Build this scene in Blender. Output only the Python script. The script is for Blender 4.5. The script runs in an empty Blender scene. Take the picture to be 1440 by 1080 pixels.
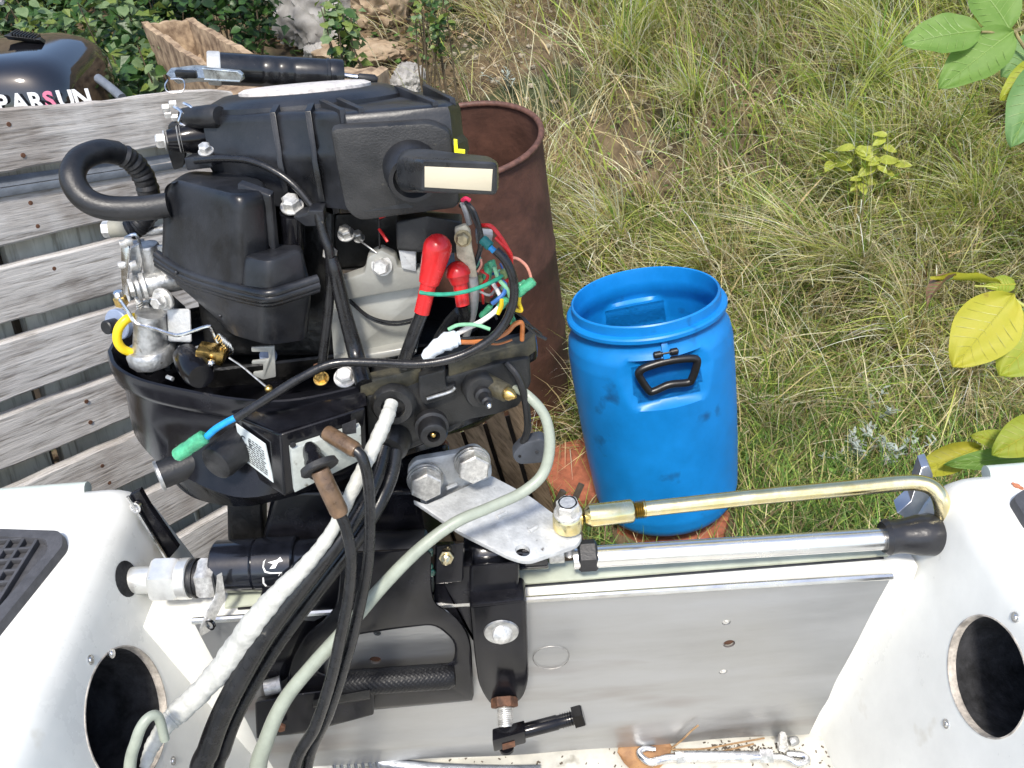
import bpy, bmesh, math, random
import numpy as np
from mathutils import Vector, Matrix
random.seed(7); rng = np.random.default_rng(7)
S = bpy.context.scene
# ---------------------------------------------------------------- camera, sky, sun, exposure
FPX = 1200.0; PITCH = math.radians(36); ROLL = math.radians(4.5)
CAM = Vector((0, 0, 1.6))
F = Vector((0, math.cos(PITCH), -math.sin(PITCH))); U0 = Vector((0, math.sin(PITCH), math.cos(PITCH))); X0 = Vector((1, 0, 0))
R = math.cos(ROLL)*X0 - math.sin(ROLL)*U0
U = math.sin(ROLL)*X0 + math.cos(ROLL)*U0
cam = bpy.data.cameras.new('camera'); cam.sensor_width = 36; cam.lens = 36*FPX/1440; cam.clip_start = .02; cam.clip_end = 400
co = bpy.data.objects.new('camera', cam); S.collection.objects.link(co); S.camera = co
M = Matrix((R, U, -F)).transposed().to_4x4(); M.translation = CAM; co.matrix_world = M
SUN = Vector((-.10, -.62, 1.0)).normalized()
w = bpy.data.worlds.new('World'); S.world = w; w.use_nodes = True
nt = w.node_tree; bg = nt.nodes['Background']; sky = nt.nodes.new('ShaderNodeTexSky'); sky.sky_type = 'NISHITA'; sky.sun_disc = False
sky.sun_elevation = math.asin(SUN.z); sky.sun_rotation = math.atan2(SUN.x, SUN.y); sky.air_density = 1.0; sky.dust_density = 2.0; sky.ozone_density = 1.0
nt.links.new(sky.outputs[0], bg.inputs[0]); bg.inputs[1].default_value = .15
sl = bpy.data.lights.new('sun', 'SUN'); sl.energy = 2.3; sl.angle = math.radians(8); sl.color = (1, .95, .86)
so = bpy.data.objects.new('sun', sl); S.collection.objects.link(so); so.rotation_euler = (-SUN).to_track_quat('-Z', 'Y').to_euler()
S.view_settings.view_transform = 'Standard'; S.view_settings.look = 'None'; S.view_settings.gamma = 1; S.view_settings.use_curve_mapping = False
S.view_settings.exposure = .93
# ---------------------------------------------------------------- placing: photo ray -> point of a plane of the place
def ray(x, y): return F + R*((x-720)/FPX) + U*((540-y)/FPX)
def D(x, y, d): return CAM + ray(x, y)*d
def G(x, y, Y): r = ray(x, y); return CAM + r*(Y/r.y)              # on the vertical plane at distance Y
def Z(x, y, z): r = ray(x, y); return CAM + r*((z-CAM.z)/r.z)      # on the horizontal plane at height z
def dep(p): return (Vector(p)-CAM).dot(F)
def m_px(n, p): return n*dep(p)/FPX                                # n photo pixels at p, in metres
def g(q): return G(*q) if not isinstance(q, Vector) else q
V = Vector
# ---------------------------------------------------------------- materials
MATS = {}
def mat(name, col, rough=.5, metal=0., var=.0, vs=30., col2=None, bump=0., bs=150., stretch=None, spec=.5, coat=0., rvar=0., trans=0., speck=None, detail=6., subs=0., attr=None):
    if name in MATS: return MATS[name]
    m = bpy.data.materials.new(name); m.use_nodes = True; n = m.node_tree; b = n.nodes['Principled BSDF']
    L = n.links.new
    b.inputs['Roughness'].default_value = rough; b.inputs['Metallic'].default_value = metal
    b.inputs['Specular IOR Level'].default_value = spec; b.inputs['Coat Weight'].default_value = coat; b.inputs['Coat Roughness'].default_value = .08
    b.inputs['Base Color'].default_value = (*col, 1)
    if trans: b.inputs['Transmission Weight'].default_value = trans
    tc = n.nodes.new('ShaderNodeTexCoord'); vec = tc.outputs['Object']
    if stretch:
        mp = n.nodes.new('ShaderNodeMapping'); mp.inputs['Scale'].default_value = stretch; L(vec, mp.inputs[0]); vec = mp.outputs[0]
    colsock = None
    if attr:
        a = n.nodes.new('ShaderNodeAttribute'); a.attribute_name = attr; colsock = a.outputs['Color']
    if var or col2:
        t = n.nodes.new('ShaderNodeTexNoise'); t.inputs['Scale'].default_value = vs; t.inputs['Detail'].default_value = detail; t.inputs['Roughness'].default_value = .65; L(vec, t.inputs[0])
        cr = n.nodes.new('ShaderNodeValToRGB'); cr.color_ramp.elements[0].position = .36; cr.color_ramp.elements[1].position = .66
        c2 = col2 if col2 else tuple(min(1, c*(1+var)) for c in col)
        c1 = col if col2 else tuple(c*(1-var) for c in col)
        cr.color_ramp.elements[0].color = (*c1, 1); cr.color_ramp.elements[1].color = (*c2, 1)
        L(t.outputs[0], cr.inputs[0]); s = cr.outputs[0]
        if colsock:
            mx = n.nodes.new('ShaderNodeMix'); mx.data_type = 'RGBA'; mx.blend_type = 'MULTIPLY'; mx.inputs[0].default_value = 1
            L(colsock, mx.inputs[6]); L(s, mx.inputs[7]); colsock = mx.outputs[2]
        else: colsock = s
        if rvar:
            mr = n.nodes.new('ShaderNodeMapRange'); mr.inputs[3].default_value = max(.03, rough-rvar); mr.inputs[4].default_value = min(1, rough+rvar)
            mr.inputs[1].default_value = .3; mr.inputs[2].default_value = .7
            L(t.outputs[0], mr.inputs[0]); L(mr.outputs[0], b.inputs['Roughness'])
    if speck:                                                       # (colour, scale, threshold): stains or specks with a shape of their own
        t2 = n.nodes.new('ShaderNodeTexNoise'); t2.inputs['Scale'].default_value = speck[1]; t2.inputs['Detail'].default_value = 5; L(vec, t2.inputs[0])
        mr = n.nodes.new('ShaderNodeMapRange'); mr.inputs[1].default_value = speck[2]; mr.inputs[2].default_value = speck[2]+.1; L(t2.outputs[0], mr.inputs[0])
        mx = n.nodes.new('ShaderNodeMix'); mx.data_type = 'RGBA'; L(mr.outputs[0], mx.inputs[0])
        if colsock: L(colsock, mx.inputs[6])
        else: mx.inputs[6].default_value = (*col, 1)
        mx.inputs[7].default_value = (*speck[0], 1); colsock = mx.outputs[2]
    if colsock: L(colsock, b.inputs['Base Color'])
    if bump:
        t3 = n.nodes.new('ShaderNodeTexNoise'); t3.inputs['Scale'].default_value = bs; t3.inputs['Detail'].default_value = 4; L(vec, t3.inputs[0])
        bp = n.nodes.new('ShaderNodeBump'); bp.inputs['Strength'].default_value = bump; bp.inputs['Distance'].default_value = .002; L(t3.outputs[0], bp.inputs['Height']); L(bp.outputs[0], b.inputs['Normal'])
    MATS[name] = m; return m
gloss = mat('black_gloss_paint', (.007, .007, .009), .2, var=.5, vs=25, rvar=.1, bump=.05, bs=60, coat=.06, spec=.28, speck=((.16, .15, .14), 420, .74))
plastic = mat('black_plastic', (.014, .015, .018), .38, var=.6, vs=18, rvar=.12, bump=.08, bs=500, speck=((.05, .048, .043), 140, .72))
matte = mat('dusty_black_plastic', (.018, .018, .018), .5, var=.5, vs=30, rvar=.12, bump=.25, bs=700, speck=((.07, .065, .05), 160, .68))
rubber = mat('black_rubber', (.013, .013, .014), .42, var=.4, vs=40, bump=.15, bs=400, rvar=.1)
cablem = mat('black_cable_sheath', (.012, .012, .013), .28, var=.4, vs=60, bump=.1, bs=300, rvar=.08, speck=((.13, .12, .1), 120, .7))
dark = mat('dark_engine_block', (.008, .008, .008), .4, var=.6, vs=60, bump=.5, bs=120)
chrome = mat('bright_steel', (.72, .72, .72), .24, 1, var=.25, vs=120, rvar=.12, bump=.05, bs=300)
dull = mat('weathered_aluminium', (.46, .46, .45), .45, .85, var=.3, vs=70, rvar=.12, bump=.3, bs=260, speck=((.14, .12, .09), 90, .64))
zinc = mat('zinc_bolt', (.62, .61, .58), .42, .6, var=.25, vs=200, bump=.08, bs=500, rvar=.1)
stain = mat('stainless_tube', (.82, .81, .78), .24, .95, var=.06, vs=30, rvar=.06)
gold = mat('yellow_passivated_steel', (.80, .66, .30), .22, 1, var=.25, vs=45, col2=(.86, .78, .52), rvar=.08, bump=.04, bs=200)
brass = mat('brass', (.62, .42, .14), .3, 1, var=.3, vs=150, rvar=.1)
greyp = mat('grey_painted_alloy', (.50, .51, .51), .5, .15, var=.22, vs=45, bump=.35, bs=320, rvar=.12, speck=((.07, .06, .05), 110, .68))
silverp = mat('silver_grey_paint', (.34, .34, .31), .42, .3, var=.12, vs=30, rvar=.08, bump=.08, bs=300)
gel = mat('white_gelcoat', (.74, .74, .70), .32, var=.07, vs=9, rvar=.1, bump=.05, bs=60, speck=((.56, .53, .45), 14, .62))
gelcut = mat('raw_cut_plywood', (.44, .40, .35), .8, var=.4, vs=80, bump=.4, bs=300)
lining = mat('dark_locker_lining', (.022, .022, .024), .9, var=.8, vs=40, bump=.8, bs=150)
pad = mat('grey_non_slip_pad', (.06, .06, .065), .6, var=.25, vs=60, bump=.25, bs=500)
brown = mat('brown_stained_sheath', (.13, .08, .045), .32, var=.4, vs=60, rvar=.1, bump=.2, bs=300)
tape = mat('white_tape', (.47, .47, .43), .55, var=.18, vs=60, bump=1.0, bs=90, speck=((.4, .4, .34), 100, .68))
ghose = mat('grey_green_hose', (.30, .33, .27), .42, var=.12, vs=50, bump=.15, bs=300, speck=((.14, .13, .11), 170, .73))
redp = mat('red_vinyl_cap', (.55, .018, .02), .25, var=.2, vs=40, bump=.05, bs=120, rvar=.06)
def wire(n, c): return mat('wire_'+n, c, .38, var=.2, vs=120)
wgreen = wire('green', (.02, .27, .17)); wlg = wire('pale_green', (.22, .50, .30)); wwhite = wire('white', (.72, .70, .66)); wyel = wire('yellow', (.72, .50, .01))
wblue = wire('blue', (.03, .12, .36)); wsky = wire('sky_blue', (.01, .27, .62)); wred = wire('red', (.58, .02, .02)); worange = wire('orange', (.42, .14, .04)); wpink = wire('pink', (.6, .25, .18)); wgrey = wire('grey', (.25, .25, .25))
conn = mat('green_clear_sleeve', (.10, .50, .27), .18, trans=.35, var=.3, vs=160)
rust = mat('brown_rust', (.085, .036, .023), .78, var=.35, vs=14, bump=.5, bs=90, rvar=.1, speck=((.19, .075, .03), 3.2, .61), detail=9)
rusty = mat('rusty_steel', (.12, .055, .03), .75, .2, var=.5, vs=90, bump=.6, bs=200)
alu = mat('scratched_aluminium_plate', (.40, .405, .41), .42, .8, var=.11, vs=13, rvar=.18, bump=.16, bs=120, stretch=(.3, 1, 1.6), speck=((.29, .265, .25), 6, .62))
wood0 = mat('weathered_grey_wood_plain', (.165, .145, .125), .85, col2=(.42, .385, .34), vs=26, stretch=(.12, .12, 1.6), bump=.9, bs=70, detail=10, speck=((.07, .055, .045), 12, .66))
oldwood = mat('brown_old_wood', (.045, .034, .024), .85, col2=(.12, .09, .06), vs=20, stretch=(1, 1, .18), bump=.8, bs=60, detail=9)
rotten = mat('rotten_wood', (.13, .082, .048), .9, col2=(.44, .32, .20), vs=34, stretch=(1, 1, .8), bump=1., bs=70, detail=9, speck=((.03, .02, .015), 22, .63))
palew = mat('pale_backing_board', (.30, .29, .24), .7, var=.22, vs=14, bump=.3, bs=70, speck=((.08, .06, .045), 35, .68))
blue = mat('blue_plastic_drum', (.004, .195, .56), .40, var=.14, vs=7, rvar=.08, bump=.10, bs=50, speck=((.008, .055, .16), 9, .635), detail=9)
terra = mat('terracotta', (.33, .105, .055), .85, var=.25, vs=40, bump=.4, bs=200)
stone = mat('grey_limestone', (.21, .20, .19), .85, col2=(.40, .385, .36), vs=9, bump=1., bs=25, detail=9, speck=((.06, .055, .05), 7, .62))
stone2 = mat('ochre_stone', (.22, .15, .09), .85, col2=(.40, .31, .21), vs=10, bump=1., bs=25, detail=9)
def grain(name, ax, c1, c2, c3, s_long=5., s_cross=75., bump=.9):
    """sawn weathered boards whose grain runs along ax"""
    m = bpy.data.materials.new(name); m.use_nodes = True; n = m.node_tree; b = n.nodes['Principled BSDF']; L = n.links.new; b.inputs['Roughness'].default_value = .85; b.inputs['Specular IOR Level'].default_value = .25
    ax = Vector(ax).normalized(); u = ax.cross(Vector((0, 0, 1))).normalized(); v = ax.cross(u); tc = n.nodes.new('ShaderNodeTexCoord'); cb = n.nodes.new('ShaderNodeCombineXYZ')
    for i, (d, s) in enumerate(((ax, s_long), (u, s_cross), (v, s_cross))):
        vm = n.nodes.new('ShaderNodeVectorMath'); vm.operation = 'DOT_PRODUCT'; L(tc.outputs['Object'], vm.inputs[0]); vm.inputs[1].default_value = d*s; L(vm.outputs['Value'], cb.inputs[i])
    def noise(sc, det, rgh=.6, vec=cb.outputs[0]):
        t = n.nodes.new('ShaderNodeTexNoise'); t.inputs['Scale'].default_value = sc; t.inputs['Detail'].default_value = det; t.inputs['Roughness'].default_value = rgh; L(vec, t.inputs[0]); return t.outputs[0]
    n1 = noise(1.0, 8, .7); n2 = noise(3.2, 5, .6); n3 = noise(7, 4, .6, tc.outputs['Object'])
    def ramp(src, stops):
        r = n.nodes.new('ShaderNodeValToRGB'); e = r.color_ramp.elements; e[0].position, e[0].color = stops[0][0], (*stops[0][1], 1); e[1].position, e[1].color = stops[-1][0], (*stops[-1][1], 1)
        for p, c in stops[1:-1]: k = e.new(p); k.color = (*c, 1)
        L(src, r.inputs[0]); return r.outputs[0]
    a = ramp(n1, [(.30, c3), (.42, c1), (.68, c2)]); k = ramp(n2, [(.30, (.45, .43, .40)), (.48, (1, 1, 1)), (1., (1, 1, 1))]); s = ramp(n3, [(.34, (.62, .58, .55)), (.55, (1, 1, 1)), (1., (1, 1, 1))])
    x1 = n.nodes.new('ShaderNodeMix'); x1.data_type = 'RGBA'; x1.blend_type = 'MULTIPLY'; x1.inputs[0].default_value = 1; L(a, x1.inputs[6]); L(k, x1.inputs[7])
    x2 = n.nodes.new('ShaderNodeMix'); x2.data_type = 'RGBA'; x2.blend_type = 'MULTIPLY'; x2.inputs[0].default_value = 1; L(x1.outputs[2], x2.inputs[6]); L(s, x2.inputs[7]); L(x2.outputs[2], b.inputs['Base Color'])
    bp = n.nodes.new('ShaderNodeBump'); bp.inputs['Strength'].default_value = bump; bp.inputs['Distance'].default_value = .0015; ad = n.nodes.new('ShaderNodeMath'); L(n1, ad.inputs[0]); L(n2, ad.inputs[1]); L(ad.outputs[0], bp.inputs['Height']); L(bp.outputs[0], b.inputs['Normal'])
    MATS[name] = m; return m
soil = mat('soil_and_thatch', (.055, .038, .022), .95, col2=(.17, .125, .07), vs=14, bump=1., bs=40, detail=10, speck=((.035, .045, .016), 4, .52))
# ---------------------------------------------------------------- objects
def wl(o):
    v = Vector((0, 0, 0))
    while o is not None: v += o.location; o = o.parent
    return v
def link(name, me, m, parent=None, smooth=True, ang=38):
    o = bpy.data.objects.new(name, me)
    if m and not me.materials: me.materials.append(m)
    if smooth:
        me.polygons.foreach_set('use_smooth', [True]*len(me.polygons)); me.set_sharp_from_angle(angle=math.radians(ang))
    if parent is not None:
        o.parent = parent; off = wl(parent); me.transform(Matrix.Translation(-off))
    S.collection.objects.link(o); return o
def obj(name, bm, m, parent=None, **k):
    bmesh.ops.recalc_face_normals(bm, faces=bm.faces)
    me = bpy.data.meshes.new(name); bm.to_mesh(me); bm.free(); return link(name, me, m, parent, **k)
def thing(name, label, cat, loc, group=None):
    o = bpy.data.objects.new(name, None); o.empty_display_size = .05; S.collection.objects.link(o); o.location = loc
    o['label'] = label; o['category'] = cat
    if group: o['group'] = group
    return o
def tag(o, label, cat, group=None):
    o['label'] = label; o['category'] = cat
    if group: o['group'] = group
    return o
# ---- shape adders (all into a bmesh, world metres)
def rnd(pts, r, n=3):
    out = []; N = len(pts)
    for i in range(N):
        p0, p, p1 = (np.array(pts[j % N], float) for j in (i-1, i, i+1))
        rr = r[i] if isinstance(r, (list, tuple)) else r
        a = p0-p; b = p1-p; la = np.linalg.norm(a[:2]); lb = np.linalg.norm(b[:2]); t = min(rr, la*.45, lb*.45)
        if t < .01: out.append(tuple(p)); continue
        A = p+a/la*t; B = p+b/lb*t
        for k in range(n+1):
            u = k/n; out.append(tuple((1-u)**2*A+2*u*(1-u)*p+u*u*B))
    return out
def loft(bm, loops, cap0=True, cap1=True):
    rows = [[bm.verts.new(g(q)) for q in lp] for lp in loops]
    n = len(rows[0])
    for a, b in zip(rows[:-1], rows[1:]):
        for i in range(n):
            try: bm.faces.new((a[i], a[(i+1) % n], b[(i+1) % n], b[i]))
            except ValueError: pass
    if cap0: bm.faces.new(rows[0][::-1])
    if cap1: bm.faces.new(rows[-1])
    return rows
def slab(bm, pts, back, bev=0., seg=2):
    """outline at its own distance, pushed back by a real thickness"""
    back = Vector(back); f = [g(q) for q in pts]
    if bev:
        c = sum(f, Vector())/len(f)
        nrm = Vector()
        for i in range(len(f)): nrm += (f[i]-c).cross(f[(i+1) % len(f)]-c)
        nrm.normalize()
        ins = []
        N = len(f)
        for i in range(N):
            e0 = (f[i]-f[i-1]).normalized() if (f[i]-f[i-1]).length > 1e-7 else (f[i]-f[i-2]).normalized()
            e1 = (f[(i+1) % N]-f[i]).normalized() if (f[(i+1) % N]-f[i]).length > 1e-7 else e0
            t = (e0+e1).normalized(); ins.append(nrm.cross(t).normalized())
        bd = back.normalized()
        loops = []
        for k in range(seg+1):
            a = k/seg*math.pi/2
            loops.append([p+n_*bev*(1-math.sin(a))+bd*bev*(1-math.cos(a)) for p, n_ in zip(f, ins)])
        loops.append([p+back for p in f]); loft(bm, loops)
    else: loft(bm, [f, [p+back for p in f]])
def frame(ax):
    ax = Vector(ax).normalized(); t = Vector((0, 0, 1)) if abs(ax.z) < .9 else Vector((1, 0, 0))
    u = ax.cross(t).normalized(); return ax, u, ax.cross(u)
def lathe(bm, p0, p1, prof, seg=24, cap=True, phase=0.):
    """prof: (fraction along p0->p1, radius)"""
    p0, p1 = g(p0), g(p1); ax, u, v = frame(p1-p0)
    loops = [[p0+(p1-p0)*t+(u*math.cos(a)+v*math.sin(a))*r for a in (phase+2*math.pi*k/seg for k in range(seg))] for t, r in prof]
    loft(bm, loops, cap, cap)
def disc(bm, c, ax, r, h, seg=24, ch=.15, phase=0.):
    """short round (or hexagonal) piece standing h along ax from c"""
    c = g(c); ax = Vector(ax).normalized(); e = min(r, h)*ch
    lathe(bm, c, c+ax*h, [(0, r), (1-e/h, r), (1, r-e)], seg, True, phase)
def bolt(bm, c, ax, r, h=None, washer=True, dome=False):
    c = g(c); ax = Vector(ax).normalized(); h = h or r*.9
    if washer: disc(bm, c, ax, r*1.38, r*.22, 24)
    disc(bm, c+ax*(r*.22 if washer else 0), ax, r*1.08, h, 6, .22, .3)
def crom(pts, n=8):
    P = [np.array(p, float) for p in pts]; P = [2*P[0]-P[1]]+P+[2*P[-1]-P[-2]]; out = []
    for i in range(1, len(P)-2):
        for k in range(n):
            t = k/n; a, b, c, d = P[i-1:i+3]
            out.append(.5*((2*b)+(-a+c)*t+(2*a-5*b+4*c-d)*t*t+(-a+3*b-3*c+d)*t**3))
    out.append(P[-2]); return out
def tube(bm, pts, r, seg=10, n=8, smooth=True, cap=True, wob=0.):
    """round section along points; r metres, a number or one per point"""
    q = [tuple(g(p)) for p in pts]
    rr = list(r) if isinstance(r, (list, tuple)) else [r]*len(q)
    q = [(*p, k) for p, k in zip(q, rr)]
    q = crom(q, n) if smooth and len(q) > 2 else [np.array(p) for p in q]
    P = [Vector(p[:3]) for p in q]; rad = [float(p[3]) for p in q]
    T = []
    for i in range(len(P)):
        t = P[min(i+1, len(P)-1)]-P[max(i-1, 0)]; T.append(t.normalized())
    _, u, v = frame(T[0]); loops = []
    for i, (p, t) in enumerate(zip(P, T)):
        u = (u-t*u.dot(t)).normalized(); v = t.cross(u)
        k = rad[i]*(1+wob*math.sin(i*2.1)+wob*.7*math.sin(i*.9+1))
        loops.append([p+(u*math.cos(a)+v*math.sin(a))*k for a in (2*math.pi*j/seg for j in range(seg))])
    loft(bm, loops, cap, cap)
def box(bm, c, sx, sy, sz, ax=None, ay=None, az=None, bev=0.):
    c = Vector(c); ax = Vector(ax or (1, 0, 0)); ay = Vector(ay or (0, 1, 0)); az = Vector(az or (0, 0, 1))
    vs = []
    b2 = bmesh.new()
    for i in (-1, 1):
        for j in (-1, 1):
            for k in (-1, 1): vs.append(b2.verts.new(c+ax*i*sx/2+ay*j*sy/2+az*k*sz/2))
    for f in ((0, 1, 3, 2), (4, 6, 7, 5), (0, 4, 5, 1), (2, 3, 7, 6), (0, 2, 6, 4), (1, 5, 7, 3)): b2.faces.new([vs[i] for i in f])
    bmesh.ops.recalc_face_normals(b2, faces=b2.faces)
    if bev: bmesh.ops.bevel(b2, geom=list(b2.edges), offset=bev, segments=2, affect='EDGES', profile=.6)
    me = bpy.data.meshes.new('t'); b2.to_mesh(me); b2.free(); bm.from_mesh(me); bpy.data.meshes.remove(me)
def poly8(bm, top, bot, bev=0., seg=3):
    b2 = bmesh.new(); loft(b2, [top, bot]); bmesh.ops.recalc_face_normals(b2, faces=b2.faces)
    if bev: bmesh.ops.bevel(b2, geom=list(b2.edges), offset=bev, segments=seg, affect='EDGES', profile=.6)
    me = bpy.data.meshes.new('t'); b2.to_mesh(me); b2.free(); bm.from_mesh(me); bpy.data.meshes.remove(me)
def N(): return bmesh.new()
def sphere(bm, c, r, sc=(1, 1, 1), sub=2):
    mtx = Matrix.Translation(g(c)) @ Matrix.Diagonal((*[r*s for s in sc], 1)); bmesh.ops.create_icosphere(bm, subdivisions=sub, radius=1, matrix=mtx)
def text_mesh(name, s, size, origin, ax, ay, m, parent, ext=.0006, off=0.):
    cu = bpy.data.curves.new(name, 'FONT'); cu.body = s; cu.size = size; cu.extrude = ext; cu.offset = off; cu.resolution_u = 3
    o = bpy.data.objects.new(name, cu); S.collection.objects.link(o)
    dg = bpy.context.evaluated_depsgraph_get(); me = bpy.data.meshes.new_from_object(o.evaluated_get(dg)); bpy.data.objects.remove(o)
    ax = Vector(ax).normalized(); ay = Vector(ay); ay = (ay-ax*ay.dot(ax)).normalized(); az = ax.cross(ay)
    mt = Matrix((ax, ay, az)).transposed().to_4x4(); mt.translation = origin; me.transform(mt); me.materials.clear()
    return link(name, me, m, parent, smooth=False)
def cut(o, cutters):
    """boolean holes, applied"""
    for c in cutters:
        bmesh.ops.recalc_face_normals(c, faces=c.faces)
        me = bpy.data.meshes.new('c'); c.to_mesh(me); c.free(); k = bpy.data.objects.new('c', me); S.collection.objects.link(k); k.location = wl(o) * 0
        md = o.modifiers.new('b', 'BOOLEAN'); md.object = k; md.solver = 'EXACT'; md.operation = 'DIFFERENCE'
        dg = bpy.context.evaluated_depsgraph_get(); new = bpy.data.meshes.new_from_object(o.evaluated_get(dg)); o.modifiers.clear()
        old = o.data; o.data = new; new.name = old.name; bpy.data.objects.remove(k)
        new.polygons.foreach_set('use_smooth', [True]*len(new.polygons)); new.set_sharp_from_angle(angle=math.radians(38))
TOCAM = -F
# ---------------------------------------------------------------- terrain
def smooth(a, b, t):
    t = np.clip((t-a)/(b-a), 0, 1); return t*t*(3-2*t)
def fbm(x, y, s, seed):
    r = np.random.default_rng(seed); o = 0; amp = 1
    for k in range(5):
        th, ph1, ph2 = r.uniform(0, 6.28, 3); f = s*1.9**k
        o = o+amp*np.sin(f*(x*np.cos(th)+y*np.sin(th))+ph1+1.3*np.sin(f*.7*(y*np.cos(th)-x*np.sin(th))+ph2)); amp *= .55
    return o
def H(x, y):
    x = np.asarray(x, float); y = np.asarray(y, float)
    foot = 2.15+.25*smooth(-.2, -1.2, x)-.30*smooth(.6, 1.6, x)
    s = np.clip(y-foot, 0, None)
    z = .74*(np.sqrt(s*s+.04)-.2)*smooth(0, .35, s+.02)
    z = np.where(z > 3.2, 3.2+(z-3.2)*.06, z)
    return z+.035*fbm(x, y, 3.1, 3)*smooth(1.9, 2.4, y)+.012*fbm(x, y, 9, 5)*smooth(1.2, 1.8, y)-.01
def axis_pts(lo, hi, a, b, fine, n):
    left = a-np.geomspace(1, a-lo+1, n)[::-1]+1; right = b+np.geomspace(1, hi-b+1, n)-1
    return np.concatenate([left[:-1], np.arange(a, b, fine), right])
xs = axis_pts(-60, 60, -2.6, 4.2, .05, 30); ys = axis_pts(-60, 120, .6, 5.2, .05, 30)
XX, YY = np.meshgrid(xs, ys); ZZ = H(XX, YY)
vt = np.stack([XX, YY, ZZ], -1).reshape(-1, 3); nx = len(xs); ny = len(ys)
ii = (np.arange(ny-1)[:, None]*nx+np.arange(nx-1)[None]).reshape(-1)
fc = np.stack([ii, ii+1, ii+nx+1, ii+nx], -1)
me = bpy.data.meshes.new('ground'); me.from_pydata(vt.tolist(), [], fc.tolist()); o = link('ground', me, soil, ang=180); o['kind'] = 'structure'

# ---------------------------------------------------------------- boat
boat = thing('boat', 'white fibreglass boat stern with round vent holes and aluminium transom plate', 'boat', (0, .3, .25))
ZT = 1.0; ZF = .622; YB = .575
def locker(sg):
    xi = -.415 if sg < 0 else .425; xb = -.322 if sg < 0 else .328; ye = 0 if sg < 0 else -.085
    bm = N()
    prof = rnd([(sg*.95, ZT, 0), (xi, ZT, 0), (xb, ZF-.06, 0), (sg*.80, .42, 0)], [.04, .03, .01, .1], 5)
    ends = []
    for Y, k in ((-1.1, 0), (.60+ye, 0), (.675+ye, 0), (.69+ye, .002), (.702+ye, .009), (.711+ye, .02), (.715+ye, .035)):
        ends.append([Vector((p[0]+(0 if abs(p[0]) > .9 else 0), Y, p[1]-k*(1 if p[1] > .8 else 0))) for p in prof])
    loft(bm, ends)
    return obj('side_locker', bm, gel, boat)
LL = locker(-1); LR = locker(1)
def face_pt(sg, px, py):
    """photo ray on a locker's sloping inner face"""
    xi = -.415 if sg < 0 else .425; xb = -.322 if sg < 0 else .328
    a = Vector((xi, 0, ZT)); nrm = Vector((ZT-(ZF-.06), 0, -(xb-xi)))*(1); nrm = Vector((-(ZF-.06-ZT), 0, (xb-xi))).normalized() if sg < 0 else Vector(((ZF-.06-ZT), 0, -(xb-xi))).normalized()
    r = ray(px, py); t = (a-CAM).dot(nrm)/r.dot(nrm); return CAM+r*t, nrm
for sg, o, (cx, cy) in ((-1, LL, (181, 1004)), (1, LR, (1386, 950))):
    c, n_ = face_pt(sg, cx, cy); up = Vector((0, 1, 0)).cross(n_).normalized()
    if up.z < 0: up = -up
    # size of the round hole from its height in the photo
    t1, _ = face_pt(sg, cx, cy-80); rad = (t1-c).length*1.0 if sg < 0 else (face_pt(sg, cx-62, cy-6)[0]-c).length*.98
    rad = .064 if sg < 0 else .053
    b = N(); lathe(b, c+n_*.05, c-n_*.13, [(0, rad), (1, rad)], 56); cut(o, [b])
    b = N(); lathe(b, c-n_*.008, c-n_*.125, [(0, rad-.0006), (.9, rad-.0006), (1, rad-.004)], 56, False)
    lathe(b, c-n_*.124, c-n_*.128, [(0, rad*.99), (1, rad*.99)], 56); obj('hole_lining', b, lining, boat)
    b = N(); lathe(b, c-n_*.0075, c+n_*.0007, [(0, rad+.0003), (1, rad+.0003), (1, rad-.0010), (0, rad-.0010), (0, rad+.0003)], 56, False); obj('cut_edge', b, gelcut, boat)
    for px, py in (((127, 928), (157, 919), (243, 1070)) if sg < 0 else ((1331, 1018), (1428, 868))):
        q, _ = face_pt(sg, px, py); b = N(); lathe(b, q-n_*.003, q+n_*.002, [(0, .0032), (.7, .0032), (1, .002)], 14); disc(b, q, n_, .0047, .0009, 18); obj('screw', b, chrome, boat)
# splash well floor, transom, hull shell
b = N(); box(b, (0, -.26, ZF-.03), .70, 1.68, .06); obj('splash_well_floor', b, mat('grimy_white_floor', (.50, .49, .44), .5, var=.15, vs=25, bump=.1, bs=200, speck=((.28, .27, .23), 40, .62)), boat)
b = N(); box(b, (0, .599, .70), .80, .042, .42, bev=.002); obj('transom', b, gel, boat)
for sx in (-.45, .45):
    b = N(); box(b, (sx, -.2, .22), .12, 1.3, .46, bev=.01); obj('support_block', b, oldwood, boat)
# transom plate: sheet with folded top lip, holes and dents
pl = [(-.340, .921), (.371, .905), (.326, .626), (-.322, .640)]
b = N(); 
f = [V((x, YB, z)) for x, z in pl]
nu, nv = 64, 26; grid = []
for j in range(nv+1):
    row = []
    for i in range(nu+1):
        u, v = i/nu, j/nv; p = (f[0]*(1-u)+f[1]*u)*(1-v)+(f[3]*(1-u)+f[2]*u)*v
        # a crease runs along the lower part, dying out to the right
        cre = .0075*math.exp(-((v-.80-.06*math.sin(u*5))/.07)**2)*(.4+.6*math.sin(min(1, u*1.25)*math.pi))+.0012*math.sin(u*9+v*3)+.0008*math.sin(u*23+1)*math.sin(v*11)
        row.append(b.verts.new(p+V((0, -.003-cre, 0))))
    grid.append(row)
for j in range(nv):
    for i in range(nu): b.faces.new((grid[j][i], grid[j][i+1], grid[j+1][i+1], grid[j+1][i]))
r_ = bmesh.ops.extrude_face_region(b, geom=list(b.faces)); 
bmesh.ops.translate(b, vec=(0, .0026, 0), verts=[e for e in r_['geom'] if isinstance(e, bmesh.types.BMVert)])
plate = obj('transom_plate', b, alu, boat, ang=60)
cs = []
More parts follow.
